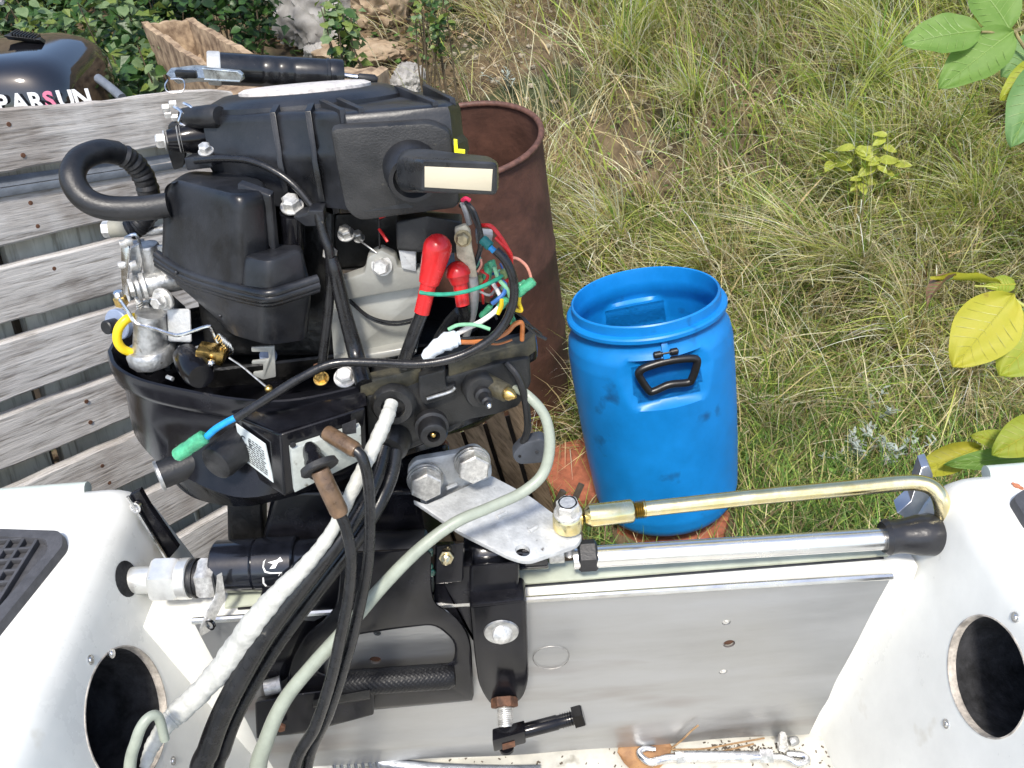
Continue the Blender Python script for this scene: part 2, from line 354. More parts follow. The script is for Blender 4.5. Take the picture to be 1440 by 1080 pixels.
for px, py, w_ in ((1024, 901, 17), (1020, 871, 12), (1016, 941, 11), (528, 925, 17), (531, 886, 11)):
    q = G(px, py, YB); b = N(); lathe(b, q+V((0, -.03, 0)), q+V((0, .012, 0)), [(0, m_px(w_/2, q)), (1, m_px(w_/2, q))], 20); cs.append(b)
cut(plate, cs)
for px, py, w_ in ((1020, 871, 12), (1016, 941, 11)):
    q = G(px, py, YB); b = N(); disc(b, q+V((0, .001, 0)), (0, -1, 0), m_px(w_/2.1, q), .004, 14); disc(b, q+V((0, -.003, 0)), (0, -1, 0), m_px(w_/4, q), .001, 6); obj('rivet', b, zinc, boat)
for px, py, w_ in ((1024, 901, 17), (528, 925, 17)):
    q = G(px, py, YB); b = N(); disc(b, q+V((0, .001, 0)), (0, -1, 0), m_px(w_/2, q), .0012, 16); obj('hole_plug', b, rusty, boat)
b = N(); tube(b, [V((-.340, YB-.004, .922)), V((.371, YB-.004, .906))], .0036, 8, smooth=False); obj('folded_lip', b, stain, boat)
b = N(); tube(b, [V((-.30, .5895, .9135)), V((.368, .5895, .9135))], .0014, 6, smooth=False); obj('rubber_seam', b, rubber, boat)
ggel = mat('greenish_gelcoat', (.44, .47, .38), .45, var=.12, vs=20, speck=((.3, .31, .24), 18, .64))
b = N(); box(b, (.03, .6055, .9125), .69, .0255, .004, bev=.0008); obj('transom_capping', b, ggel, boat)
for x0_, x1_, y_, a_e in ((-1.0, -.47, .707, .40), (.47, 1.0, .622, .40)):
    b = N(); tube(b, [V((x0_, y_, ZT-.010)), V((x1_, y_, ZT-.010))], .0085, 12, smooth=False); obj('rub_rail', b, mat('pale_rub_rail', (.47, .52, .47), .4, var=.08, vs=30), boat)
for px, py, rr_m in ((775, 925, 26), (925, 922, 25)):
    q = G(px, py, YB-.0036); b = N(); r0 = m_px(rr_m, q)
    lathe(b, q, q+V((0, -.0003, 0)), [(0, r0), (1, r0*.99), (1, r0*.975), (0, r0*.965)], 40, False); obj('clamp_ring_mark', b, mat('scuffed_alloy', (.36, .35, .33), .5, .8, var=.5, vs=120), boat)
# corner brackets on the transom ends
b = N(); slab(b, [(182, 697, .672), (196, 690, .675), (210, 714, .672), (250, 772, .665), (234, 790, .66)], (.001, .006, 0), .001); obj('corner_bracket', b, gloss, boat)
b = N(); tube(b, [(180, 698, .668), (236, 790, .655)], .0022, 8, smooth=False); obj('bracket_edge', b, chrome, boat)
q = G(193, 712, .668); b = N(); lathe(b, q, q+V((-.2, -1, .3)).normalized()*.004, [(0, .0062), (1, .0062), (1, .0042), (.3, .0042)], 20); obj('eyelet', b, chrome, boat)
b = N(); slab(b, [(1281, 705, .66), (1296, 658, .675), (1306, 655, .675), (1312, 668, .67), (1312, 700, .665), (1296, 742, .65), (1262, 722, .65)], (.004, .02, 0), .0012); obj('corner_bracket', b, mat('brushed_steel_bracket', (.5, .52, .56), .35, .9, var=.15, vs=30), boat)
# moulded non slip pads: frame with rows of square pockets
def nonslip(c0, ex, ey, nx_, ny_, cell, gap, outline):
    b = N(); slab(b, outline, (0, 0, -.002), .0); p = obj('non_slip_pad', b, pad, boat)
    b = N()
    for i in range(nx_+1): box(b, c0+ex*(i*cell)+ey*(ny_*cell/2)+V((0, 0, .0035)), gap, ny_*cell+gap, .007, ex, ey, bev=.0009)
    for j in range(ny_+1): box(b, c0+ex*(nx_*cell/2)+ey*(j*cell)+V((0, 0, .0035)), nx_*cell+gap, gap*.98, .0066, ex, ey, bev=.0009)
    obj('pocket_grid', b, pad, p)
    b = N(); rim = [(V(q)-V((0, 0, 0))) for q in outline]; cc = sum(rim, Vector())/len(rim)
    rows = [[q+V((0, 0, .0)) for q in rim], [q+(cc-q).normalized()*.002+V((0, 0, .0075)) for q in rim], [q+(cc-q).normalized()*.016+V((0, 0, .0075)) for q in rim], [q+(cc-q).normalized()*.018+V((0, 0, .0)) for q in rim]]
    loft(b, rows, False, False); obj('pad_border', b, pad, p)
ol = [Z(*q, ZT+.0015) for q in rnd([(-250, 742), (92, 752), (96, 772), (0, 892), (-60, 980), (-420, 1000)], [5, 14, 8, 2, 40, 20], 5)]
c0 = Z(58, 762, ZT)+V((0, 0, .001)); nonslip(c0, V((-1, 0, 0)), V((-.06, -1, 0)).normalized(), 11, 7, .0142, .0032, ol)
ol = [Z(*q, ZT+.0015) for q in rnd([(1418, 706), (1436, 693), (1700, 690), (1750, 830), (1500, 800), (1440, 742)], [8, 8, 5, 20, 20, 10], 5)]
nonslip(Z(1452, 712, ZT)+V((0.01, -.005, .001)), V((1, 0, 0)), V((0, -1, 0)), 9, 5, .0142, .0032, ol)
b = N()
for x_, y_, s_ in ((1430, 683, 5), (1436, 686, 3.5), (1425, 680, 2.5)):
    q = Z(x_, y_, ZT+.0006); disc(b, q-V((0, 0, .0006)), (0, 0, 1), m_px(s_, q), .0009, 9)
obj('rust_stain', b, mat('rust_stain', (.42, .16, .08), .7, var=.3, vs=200), boat)

# ---------------------------------------------------------------- steering tube across the transom
st = thing('steering_tube', 'polished steel steering tube along the transom top with black rubber end boot', 'steering tube', G(1000, 763, .61))
def T(px, py, z=.945): return Z(px, py, z)
a_, b_ = T(806, 785, .945), T(1252, 757, .943); b_ = V((b_.x, a_.y, a_.z)) if False else b_
b = N(); lathe(b, a_, b_, [(0, .0112), (1, .0112)], 40); obj('tube', b, stain, st)
ax_ = (b_-a_).normalized()
q = T(826, 781); b = N(); lathe(b, q-ax_*.010, q+ax_*.010, [(0, .014), (.12, .0165), (.88, .0165), (1, .014)], 6, True, .5); obj('lock_nut', b, rubber, st)
q = T(1283, 753); b = N(); lathe(b, q-ax_*.030, q+ax_*.027, [(0, .0125), (.0, .0155), (.08, .0185), (.22, .0170), (.35, .0172), (.62, .0205), (.85, .0215), (.97, .0195), (1, .015)], 36); obj('rubber_boot', b, mat('boot_rubber', (.02, .02, .022), .28, var=.3, vs=40, bump=.15, bs=200), st)
q = T(1334, 748); b = N(); lathe(b, q-ax_*.02, q+ax_*.014, [(0, .007), (1, .007)], 24); obj('ram_end', b, stain, st)
q = T(1330, 764, .932); b = N(); lathe(b, q-ax_*.012, q+ax_*.004, [(0, .0075), (.85, .0075), (1, .006)], 20); obj('lower_stub', b, dull, st)
# steering cable fittings on the left
sf = thing('steering_cable_fitting', 'white steel steering cable nut and sleeve entering the left locker', 'cable fitting', G(230, 812, .61))
def fit(px0, px1, r, mm, name, seg=30, ch=.06, parent=sf, ph=.2):
    A_ = T(px0, 816-(px0-190)*.035, .945); B_ = T(px1, 816-(px1-190)*.035, .945)
    b = N(); rr = m_px(r, A_); lathe(b, A_, B_, [(0, rr*(1-ch)), (ch*1.5, rr), (1-ch*1.5, rr), (1, rr*(1-ch))], seg, True, ph); return obj(name, b, mm, parent)
whp = mat('white_plated_steel', (.80, .80, .76), .34, .65, var=.08, vs=60, rvar=.08)
fit(172, 222, 19, whp, 'sleeve'); fit(218, 256, 33, whp, 'hex_nut', 6, .1); fit(254, 270, 29, whp, 'collar'); fit(270, 284, 25, rubber, 'thread_seal'); fit(276, 279, 28, rubber, 'seal_ring'); fit(283, 308, 31, zinc, 'lock_nut', 6, .12)
q, n_ = face_pt(-1, 178, 814); b = N(); lathe(b, q, q+n_*.0006, [(0, .0185), (1, .0185)], 24); obj('hole_shadow_ring', b, lining, sf).name = 'painted_shade_ring'  # dark disc painting the shade where the sleeve enters the locker
b = N(); slab(b, rnd([(305, 806, .585), (311, 846, .575), (300, 866, .565), (290, 890, .555), (282, 896, .55), (279, 886, .55), (292, 854, .565), (302, 838, .575)], 5), (.004, .003, 0), .0008); tg = obj('bent_tab', b, zinc, sf)
q = G(297, 877, .555); b = N(); lathe(b, q, q+V((-.4, -.9, .2)).normalized()*.0025, [(0, .006), (1, .006), (1, .0042), (0, .0042)], 18, False); obj('tab_hole', b, chrome, tg)
# golden link rod
lr = thing('steering_link_rod', 'golden bent steering link rod above the steel tube', 'link rod', G(1000, 715, .6))
ra = Z(815, 727, .992); pts = [ra, Z(905, 716, .992), Z(1060, 699, .993), Z(1200, 686, .993), Z(1272, 679, .994), Z(1300, 681, .993), Z(1316, 690, .990), Z(1324, 706, .980), V(Z(1328, 735, .955))]
b = N(); lathe(b, Z(905, 716, .992), Z(1060, 699, .993), [(0, .0078), (1, .0082)], 28); tube(b, [Z(1050, 700, .993)]+pts[3:], .0082, 20, 8); obj('rod', b, gold, lr)
b = N(); lathe(b, Z(822, 726, .992), Z(890, 718, .992), [(0, .0075), (.1, .0115), (.96, .0118), (1, .0105)], 28); obj('rod_end', b, gold, lr)
b = N()
for k in range(6): p = Z(892+k*3, 717.5-k*.35, .992); lathe(b, p-ax_*.0008, p+ax_*.0008, [(0, .0075), (.5, .0094), (1, .0075)], 24)
obj('thread', b, gold, lr)
q = Z(799, 731, .991); b = N(); lathe(b, q-V((0, 0, .010)), q+V((0, 0, .0085)), [(0, .0130), (.12, .0155), (.85, .0155), (1, .0135)], 32); obj('rod_eye', b, gold, lr)
b = N(); disc(b, q+V((0, 0, .0085)), (0, 0, 1), .0140, .004, 30, .3); disc(b, q+V((0, 0, .0120)), (0, 0, 1), .0118, .012, 6, .12, .2); lathe(b, q+V((0, 0, .024)), q+V((0, 0, .0225)), [(0, .0095), (0, .0078), (1, .0070)], 24, False)
lathe(b, q-V((0, 0, .05)), q, [(0, .0046), (1, .0046)], 18)
for k in range(16): lathe(b, q-V((0, 0, .05-.0017*k)), q-V((0, 0, .0483-.0017*k)), [(0, .0044), (.5, .0055), (1, .0044)], 16)
disc(b, q-V((0, 0, .017)), (0, 0, 1), .0105, .006, 24); obj('pivot_bolt', b, zinc, lr)
# ---------------------------------------------------------------- outboard engine on the transom
en = thing('outboard_engine', 'uncovered black outboard engine with open wiring clamped on the boat transom', 'outboard engine', (-.18, .68, .6))
def E(name, bm, m, parent=None, **k): return obj(name, bm, m, parent or en, **k)
def zr(pts, z): return [Z(x, y, z) for x, y in pts]
# --- lower tray (bowl) : loft of real horizontal sections
front = [(150, 497), (158, 518), (185, 535), (225, 547), (300, 562), (345, 568), (390, 570), (440, 564), (510, 548), (600, 526), (690, 503), (738, 489), (753, 478)]
backp = [(742, 450), (690, 428), (560, 415), (400, 416), (260, 438), (172, 470)]
L0 = zr(front+backp, 1.165)
cen = sum(L0, Vector())/len(L0)
def sc(L, s, dz, dx=0, dy=0): return [V((cen.x+dx+(p.x-cen.x)*s, cen.y+dy+(p.y-cen.y)*s, p.z+dz)) for p in L]
lowf = [(182, 585), (190, 612), (205, 633), (228, 655), (262, 672), (300, 690), (345, 700), (400, 690), (470, 665), (560, 628), (650, 600), (715, 570), (735, 548)]
lowb = [(725, 520), (680, 500), (560, 490), (400, 490), (280, 510), (200, 545)]
L2 = zr(lowf+lowb, 1.085)
botf = [(238, 668), (248, 682), (262, 694), (280, 703), (310, 710), (345, 712), (385, 705), (440, 690), (500, 668), (560, 640), (620, 615), (670, 600), (690, 585)]
botb = [(680, 570), (640, 560), (560, 560), (450, 570), (350, 590), (270, 630)]
L3 = zr(botf+botb, 1.045)
def cat(L, k=3):
    q = crom([tuple(p) for p in L]+[tuple(L[0])], k); return [V(p) for p in q[:-1]]
b = N()
inner = cat(sc(L0, .955, -.002)); inner2 = cat(sc(L0, .93, -.03)); floor = cat(sc(L0, .85, -.05))
loft(b, [floor, inner2, inner, cat(sc(L0, .97, .004)), cat(sc(L0, .99, .003)), cat(sc(L0, .998, -.001)), cat(sc(L0, 1.004, -.005)), cat(sc(L0, 1.006, -.014)), cat(sc(L0, 1.004, -.018)), cat(sc(L0, .99, -.020)), cat(sc(L0, .968, -.020)), cat(sc(L0, .960, -.026)), cat([p*.62+q*.38 for p, q in zip(sc(L0, .965, -.028), L2)]), cat(L2), cat(L3)])
E('lower_cowl', b, gloss)
# rim seam on the front right: dusty band pieces
def band(pts, Y0, hpx, name, m, t=.012):
    b = N(); top = [(x, y, yy) for x, y, yy in pts]; bot = [(x+1, y+hpx, yy-.001) for x, y, yy in pts][::-1]
    slab(b, top+bot, (0, t, 0), .002); return E(name, b, m)
olive = mat('dusty_olive_black', (.03, .028, .02), .5, col2=(.085, .075, .045), vs=60, bump=.4, bs=300)
band([(506, 538, .600), (560, 526, .606), (592, 517, .612)], 0, 22, 'rim_band', olive)
band([(630, 509, .618), (680, 496, .630), (738, 481, .648), (753, 470, .655)], 0, 24, 'rim_band', olive)
# right front body panel under the rim
b = N(); slab(b, rnd([(514, 556, .600), (592, 536, .610), (640, 527, .618), (700, 511, .630), (745, 503, .645), (747, 540, .645), (730, 572, .636), (700, 583, .628), (655, 592, .62), (640, 606, .612), (585, 630, .606), (535, 648, .603), (518, 640, .60)], 6), (0, .05, -.004), .003); E('side_panel', b, matte)
b = N(); slab(b, rnd([(588, 530, .604), (626, 520, .610), (628, 545, .61), (640, 540, .612), (641, 556, .612), (598, 570, .604), (590, 562, .603)], 3), (0, .012, 0), .0015); E('latch_pocket', b, matte)
b = N(); tube(b, [(600, 561, .603), (632, 551, .609), (640, 545, .610)], .0016, 6); E('latch_wire', b, dull)
# cable grommet, round caps and grease nipple on it
q = G(553, 572, .596); b = N(); lathe(b, q+V((0, .006, 0)), q+V((0, -.003, .001)), [(0, m_px(32, q)), (.6, m_px(31, q)), (1, m_px(27, q)), (1, m_px(17, q)), (.3, m_px(16, q))], 32); E('grommet', b, matte)
q = G(548, 630, .594); b = N(); lathe(b, q+V((0, .015, 0)), q+V((-.002, -.004, 0)), [(0, m_px(30, q)), (.7, m_px(28, q)), (1, m_px(22, q))], 32); E('cable_boot', b, rubber)
ax_ = V((.15, -.95, .12)).normalized()
q = G(606, 596, .600); b = N(); lathe(b, q, q+ax_*.022, [(0, m_px(24, q)), (.3, m_px(24, q)), (.35, m_px(20, q)), (.8, m_px(20, q)), (.95, m_px(18, q)), (1, m_px(14, q)), (1, m_px(9, q)), (.6, m_px(8, q))], 32); cp = E('round_cap', b, rubber)
b = N(); sphere(b, q+ax_*.019, m_px(4.5, q)); obj('brass_stud', b, brass, cp)
q = G(676, 550, .612); ax_ = V((.25, -.93, .1)).normalized(); b = N(); lathe(b, q+ax_*-.014, q+ax_*.004, [(0, m_px(24, q)), (.85, m_px(24, q)), (1, m_px(22, q))], 32); wsh = E('rubber_washer', b, matte)
b = N(); lathe(b, q, q+ax_*.026, [(0, m_px(12, q)), (.35, m_px(12, q)), (.4, m_px(8, q)), (.8, m_px(8, q)), (.85, m_px(5, q)), (1, m_px(5, q))], 20); obj('plug', b, rubber, wsh)
b = N(); sphere(b, q+ax_*.027, m_px(4, q)); obj('plug_tip', b, chrome, wsh)
ax_ = V((.72, -.62, -.05)).normalized(); q = G(688, 541, .62)
b = N(); lathe(b, q-ax_*.01, q+ax_*.02, [(0, m_px(15, q)), (1, m_px(13, q))], 24); nz = E('hose_nozzle', b, olive)
b = N(); lathe(b, q+ax_*.018, q+ax_*.030, [(0, m_px(11, q)), (.1, m_px(9, q)), (.55, m_px(9, q)), (1, m_px(2.5, q))], 20); obj('brass_tip', b, brass, nz)
b = N(); tube(b, [(712, 510, .632), (728, 530, .625), (738, 560, .622), (742, 600, .622), (736, 622, .622)], [.003, .0035, .0035, .0035, .004], 8)
tp = E('tethered_plug', b, rubber); b = N(); slab(b, rnd([(719, 641, .615), (733, 625, .617), (762, 616, .62), (776, 630, .62), (776, 650, .617), (748, 653, .614), (728, 654, .613)], 8, 4), (0, .012, 0), .002); obj('plug_flap', b, mat('slate_rubber', (.045, .05, .06), .5, var=.2, vs=50), tp)
for px, py in ((731, 642), (755, 636)):
    q = G(px, py, .6145); b = N(); disc(b, q+V((0, .001, 0)), (0, -1, 0), m_px(2.2, q), .0012, 10); obj('pin_hole', b, lining, tp)
# --- remote control box with maker plate
b = N(); top = [(333, 586, .598), (394, 611, .548), (514, 573, .578), (500, 548, .61), (395, 570, .610)]
bot = [(346, 664, .594), (400, 699, .545), (516, 646, .575), (510, 640, .61), (400, 660, .61)]
poly8(b, top, bot, .0028, 3); cb = E('control_box', b, gloss)
b = N(); loft(b, [[(325, 580, .603), (392, 608, .552), (516, 570, .581), (500, 545, .618), (392, 560, .618)], [(330, 572, .608), (392, 588, .570), (514, 555, .594), (500, 540, .625), (392, 556, .625)]]); obj('box_shoulder', b, gloss, cb)
lq = [(333, 595, .5945), (374, 624, .5605), (386, 678, .5580), (343, 645, .5925)]
def quad_frame(q): 
    P_ = [g(p) for p in q]; ex = (P_[1]-P_[0]); ey = (P_[3]-P_[0]); return P_, ex, ey
P_, ex, ey = quad_frame(lq); nn = ex.cross(ey).normalized(); nn = -nn if nn.dot(F) > 0 else nn
lab = mat('pale_maker_label', (.66, .71, .70), .4, var=.06, vs=80)
b = N(); slab(b, [p+nn*.0012 for p in P_], -nn*.001); lb = obj('maker_label', b, lab, cb)
ink = mat('label_ink', (.05, .06, .07), .6)
text_mesh('label_print', 'C E', ex.length*.27, P_[0]+nn*.0016+ex*.12+ey*.43, ex, -ey, ink, lb, .0001)
b = N(); rr_ = random.Random(4)
for k in range(12):
    u = .42 if k < 4 else .10; t = .16+k*.066; x = u
    while x < .88:
        l = rr_.uniform(.06, .16); l = min(l, .92-x)
        a = P_[0]+nn*.0016+ex*x+ey*t; slab(b, [a, a+ex*l, a+ex*l+ey*.026, a+ey*.026], -nn*.0002); x += l+.035
obj('fine_print', b, ink, lb)
fq = [(406, 626, .5500), (504, 594, .5745), (506, 640, .5715), (412, 686, .5485)]
P_, ex, ey = quad_frame(fq); nn = ex.cross(ey).normalized(); nn = -nn if nn.dot(F) > 0 else nn
b = N(); slab(b, [p+nn*.0065 for p in P_], -nn*.006, .0006); fp = obj('face_plate', b, mat('worn_pale_plate', (.46, .49, .46), .5, .25, var=.2, vs=60, bump=.2, bs=200, speck=((.16, .15, .12), 130, .66)), cb)
def fpt(px, py):
    r = ray(px, py); t = (P_[0]+nn*.0067-CAM).dot(nn)/r.dot(nn); return CAM+r*t
b = N(); slab(b, [fpt(481, 598), fpt(501, 590), fpt(501, 609), fpt(482, 612)], -nn*.0006); obj('square_slot', b, lining, fp)
for px, py, r_ in ((412, 626, 4.5), (455, 612, 5.5)): b = N(); disc(b, fpt(px, py)-nn*.0003, nn, m_px(r_, fpt(px, py)), .0006, 14); obj('bolt_hole', b, lining, fp)
a0 = fpt(436, 630); a1 = G(448, 662, .520)
ax_ = (a1-a0).normalized(); b = N(); lathe(b, a0-ax_*.002, a1, [(0, m_px(9, a0)), (.12, m_px(11, a0)), (.3, m_px(13, a0)), (.55, m_px(13, a0)), (.6, m_px(15, a0)), (1, m_px(16, a0))], 24); obj('cable_bush', b, gloss, cb)
b = N(); lathe(b, G(447, 652, .523), G(451, 661, .519), [(0, m_px(26, a1)), (.8, m_px(28, a1)), (1, m_px(26, a1))], 32); obj('bush_flange', b, matte, cb)
# knobs left of the box
ax_ = V((-.50, -.86, .05)).normalized()
q = G(306, 650, .572); b = N(); lathe(b, q-ax_*.03, q+ax_*.004, [(0, m_px(27, q)), (.8, m_px(27, q)), (.95, m_px(25, q)), (1, m_px(21, q))], 36); E('round_knob', b, rubber)
ax_ = V((-.86, -.48, .0)).normalized(); q = G(272, 650, .615); b = N(); lathe(b, q-ax_*.03, q+ax_*.030, [(0, m_px(20, q)), (1, m_px(20, q))], 28); kn = E('stop_knob', b, rubber)
b = N(); lathe(b, q+ax_*.030, q+ax_*.0335, [(0, m_px(22, q)), (.7, m_px(22, q)), (1, m_px(18, q))], 28); obj('knob_face', b, dull, kn)
for px, py in ((340, 668), (359, 686)):
    q = G(px, py, .590); b = N(); sphere(b, q, m_px(5, q)); E('screw', b, gloss)
b = N(); slab(b, rnd([(330, 655, .606), (352, 668, .60), (366, 686, .598), (350, 694, .602), (335, 676, .606)], 4), (0, .01, 0), .0015); E('box_lug', b, gloss)
# faded embossed print patch on the bowl
b = N(); q = G(203, 585, .655)
# --- dark block filling the tray (engine body, crankcase)
b = N(); poly8(b, zr([(300, 520), (640, 480), (690, 450), (420, 430), (240, 460)], 1.142), zr([(290, 560), (640, 520), (700, 470), (420, 440), (240, 480)], 1.10), .006)
poly8(b, [(470, 300, .70), (600, 295, .70), (640, 300, .85), (470, 300, .85)], [(455, 380, .70), (600, 370, .70), (640, 380, .85), (455, 380, .85)], .004)
poly8(b, [(255, 285, .73), (470, 285, .70), (480, 285, .86), (300, 285, .86)], [(290, 500, .69), (470, 500, .67), (480, 480, .86), (300, 480, .86)], .006); E('crankcase', b, dark)
# grey cylinder side plate and its bolted flange
b = N(); slab(b, rnd([(462, 420, .665), (590, 400, .665), (604, 410, .665), (585, 500, .66), (470, 516, .655)], 4), (0, .03, 0), .002); E('cylinder_side', b, silverp)
b = N(); slab(b, rnd([(470, 398, .655), (512, 384, .655), (517, 362, .655), (536, 352, .655), (556, 362, .655), (560, 376, .655), (592, 380, .655), (596, 404, .655), (480, 424, .655)], 4), (0, .012, 0), .002); E('cylinder_flange', b, silverp)
b = N(); slab(b, [(470, 506, .648), (585, 486, .650), (586, 496, .648), (471, 518, .646)], (0, .02, 0), .002); E('lower_flange', b, silverp)
ax_ = V((-.05, -.95, .25)).normalized(); q = G(537, 373, .655); b = N(); bolt(b, q, ax_, m_px(11, q), .009); E('bolt', b, zinc)
q = G(466, 355, .67); b = N(); bolt(b, q, V((-.2, -.95, .2)), m_px(9, q), .008, False); E('bolt', b, zinc)
for px, py, r_, mm in ((487, 330, 9, dull), (505, 335, 6, dull), (452, 536, 0, brass)):
    if r_:
        q = G(px, py, .68); b = N(); bolt(b, q, (0, -.5, .86), m_px(r_, q), .008); E('bolt', b, mm)
b = N(); tube(b, [(490, 420, .662), (520, 445, .65), (555, 453, .648), (592, 446, .65)], .0012, 6); tube(b, [(490, 423, .662), (522, 449, .65), (556, 457, .648), (592, 450, .65)], .0012, 6); E('thin_lead', b, cablem)
# --- flywheel cover (the engine leans back a little)
KT = .24; NT = V((0, KT, 1)).normalized()
ft = [(283, 165, .745), (330, 163, .722), (383, 161, .700), (433, 160, .685), (466, 172, .668), (490, 184, .652), (560, 186, .652), (636, 184, .658), (650, 172, .690), (632, 152, .80), (580, 138, .87), (500, 131, .91), (400, 132, .91), (305, 146, .85)]
zf0 = G(383, 161, .700)
def onpl(p): return V((p.x, p.y, zf0.z-KT*(p.y-zf0.y)))
FT = [onpl(g(q)) for q in ft]; cF = sum(FT, Vector())/len(FT)
FTr = [V(q[:3]) for q in rnd([tuple(p) for p in FT], .007, 3)]
def fl(s, h): return [cF+(p-cF)*s-NT*h for p in FTr]
b = N(); loft(b, [fl(1.0, .075), fl(1.0, .046), fl(1.035, .038), fl(1.03, .030), fl(1.0, .026), fl(.998, .006), fl(.985, .0015), fl(.965, 0), fl(.9, -.001)]); fw = E('flywheel_cover', b, plastic)
c_ = G(432, 141, .80); c_ = onpl(c_)
b = N(); lathe(b, c_-NT*.002, c_+NT*.012, [(0, .090), (.45, .089), (.7, .084), (1, .074)], 56); obj('raised_tier', b, plastic, fw)
b = N(); lathe(b, c_+NT*.0115, c_+NT*.0165, [(0, .060), (.6, .060), (1, .055)], 56); obj('top_disc', b, mat('chipped_white_paint', (.62, .58, .54), .6, var=.3, vs=120, speck=((.2, .09, .06), 120, .62)), fw)
for x0 in (385, 435):
    p = onpl(G(x0, 161, .70 if x0 < 400 else .684)); b = N(); yv = V((0, 1, -KT)).normalized()
    slab(b, [p+V((-.0024, 0, 0))-yv*.004+NT*.002, p+V((.0024, 0, 0))-yv*.004+NT*.002, p+V((.0024, 0, 0))-yv*.005-NT*.03, p+V((.0024, 0, 0))-yv*.008-NT*.036, p+V((.0024, 0, 0))-yv*.004-NT*.07, p+V((-.0024, 0, 0))-yv*.004-NT*.07, p+V((-.0024, 0, 0))-yv*.008-NT*.036, p+V((-.0024, 0, 0))-yv*.005-NT*.03], (0, .02, 0), .001); obj('rib', b, plastic, fw)
for a, c2 in (((440, 150, .76), (486, 180, .655)), ((462, 147, .77), (512, 178, .655)), ((560, 140, .80), (616, 178, .66)), ((600, 146, .78), (640, 174, .68))):
    pa = onpl(G(*a))+NT*.010; pb = onpl(G(*c2))+NT*.003; b = N(); dv = (pb-pa).normalized(); sd = dv.cross(V((0, 0, 1))).normalized(); slab(b, [pa+sd*.0022, pb+sd*.0022, pb-sd*.0022, pa-sd*.0022], NT*-.014, .0008); obj('web', b, plastic, fw)
vs4 = [onpl(G(*q))+NT*.0026 for q in ((508, 160, .735), (548, 159, .735), (560, 167, .695), (516, 168, .70))]
b = N(); slab(b, rnd([tuple(p) for p in vs4], .004), NT*-.004); obj('vent_slot', b, lining, fw)
b = N(); poly8(b, [(572, 149, .76), (604, 150, .75), (608, 160, .70), (576, 160, .70)], [(568, 172, .77), (612, 174, .76), (614, 182, .69), (570, 182, .69)], .003); obj('cover_boss', b, plastic, fw)
# --- starter plate and pull handle
b = N(); slab(b, rnd([(464, 183, .640), (480, 180, .640), (606, 173, .640), (634, 186, .640), (638, 222, .639), (647, 284, .636), (640, 294, .636), (505, 312, .634), (486, 297, .634), (474, 240, .637)], [8, 10, 12, 10, 4, 6, 6, 18, 12, 6], 4), (0, .010, 0), .003); E('starter_plate', b, matte)
ax_ = V((.12, -.98, -.10)).normalized(); q = G(578, 234, .640); k_ = m_px(1, q)
b = N(); lathe(b, q, q+ax_*.022, [(0, 40*k_), (.2, 40*k_), (.75, 37*k_), (1, 34*k_), (1, 28*k_), (.75, 24*k_)], 44); hd = E('pull_handle', b, plastic)
def rrect(cx, cy, w_, h_, r_, Y, dy=0): return rnd([(cx-w_/2, cy-h_/2-dy, Y), (cx+w_/2, cy-h_/2+dy, Y), (cx+w_/2, cy+h_/2+dy, Y), (cx-w_/2, cy+h_/2-dy, Y)], r_, 6)
b = N(); loft(b, [rrect(585, 236, 58, 56, 27, .635), rrect(592, 238, 66, 56, 27, .605), rrect(607, 242, 98, 56, 24, .590), rrect(628, 245, 138, 52, 18, .580), rrect(640, 247, 122, 48, 12, .566, 1), rrect(645, 249, 108, 46, 8, .552, 2), rrect(645, 249, 102, 40, 5, .5505, 2)]); obj('grip', b, mat('worn_handle_plastic', (.022, .024, .027), .3, var=.5, vs=30, rvar=.1, speck=((.12, .11, .1), 200, .7), bump=.1, bs=300), hd)
b = N(); slab(b, [(597, 234.5, .5498), (693, 238.5, .5498), (691, 269, .5498), (597, 263.5, .5498)], (0, .002, 0), .0004); obj('cream_label', b, mat('cream_sticker', (.56, .50, .37), .5, var=.06, vs=40, stretch=(.3, 1, 1)), hd)
b = N(); slab(b, [(638, 197, .638), (643, 198, .638), (644, 211, .638), (654, 212, .638), (654, 226, .638), (639, 226, .638)], (0, .003, 0), .0005); E('yellow_tab', b, mat('yellow_tab', (.80, .78, .02), .45))
b = N(); slab(b, rnd([(440, 212, .690), (446, 205, .688), (455, 208, .686), (464, 232, .684), (474, 262, .682), (478, 300, .68), (466, 304, .68), (456, 250, .684), (449, 225, .686), (444, 250, .688), (440, 300, .69), (432, 300, .69)], 3), (0, .02, 0), .002); E('cable_guide', b, plastic)
# throttle linkage, left of the flywheel cover
ax_ = V((-.95, -.28, .08)).normalized()
q = G(250, 196, .75); k_ = m_px(1, q); b = N(); lathe(b, q-ax_*.03, q+ax_*.008, [(0, 20*k_), (.5, 22*k_), (.8, 17*k_), (1, 14*k_)], 24); pv = E('throttle_pivot', b, gloss)
b = N(); bolt(b, q+ax_*.010, ax_, 10*k_, .007); obj('pivot_bolt', b, zinc, pv)
b = N()
for k in range(5): p = q-ax_*(.001+.0022*k); lathe(b, p-ax_*.0008, p+ax_*.0008, [(0, 17*k_), (.5, 19.5*k_), (1, 17*k_)], 24)
obj('coil_spring', b, zinc, pv)
b = N(); lathe(b, G(262, 166, .76), G(310, 163, .735), [(0, .009), (.9, .010), (1, .008)], 20); E('cable_end_sleeve', b, rubber)
for px, py, r_ in ((238, 152, 6), (241, 160, 6), (248, 146, 5), (251, 165, 5)): q = G(px, py, .76); b = N(); bolt(b, q, ax_, m_px(r_, q), .006, False); E('link_screw', b, zinc)
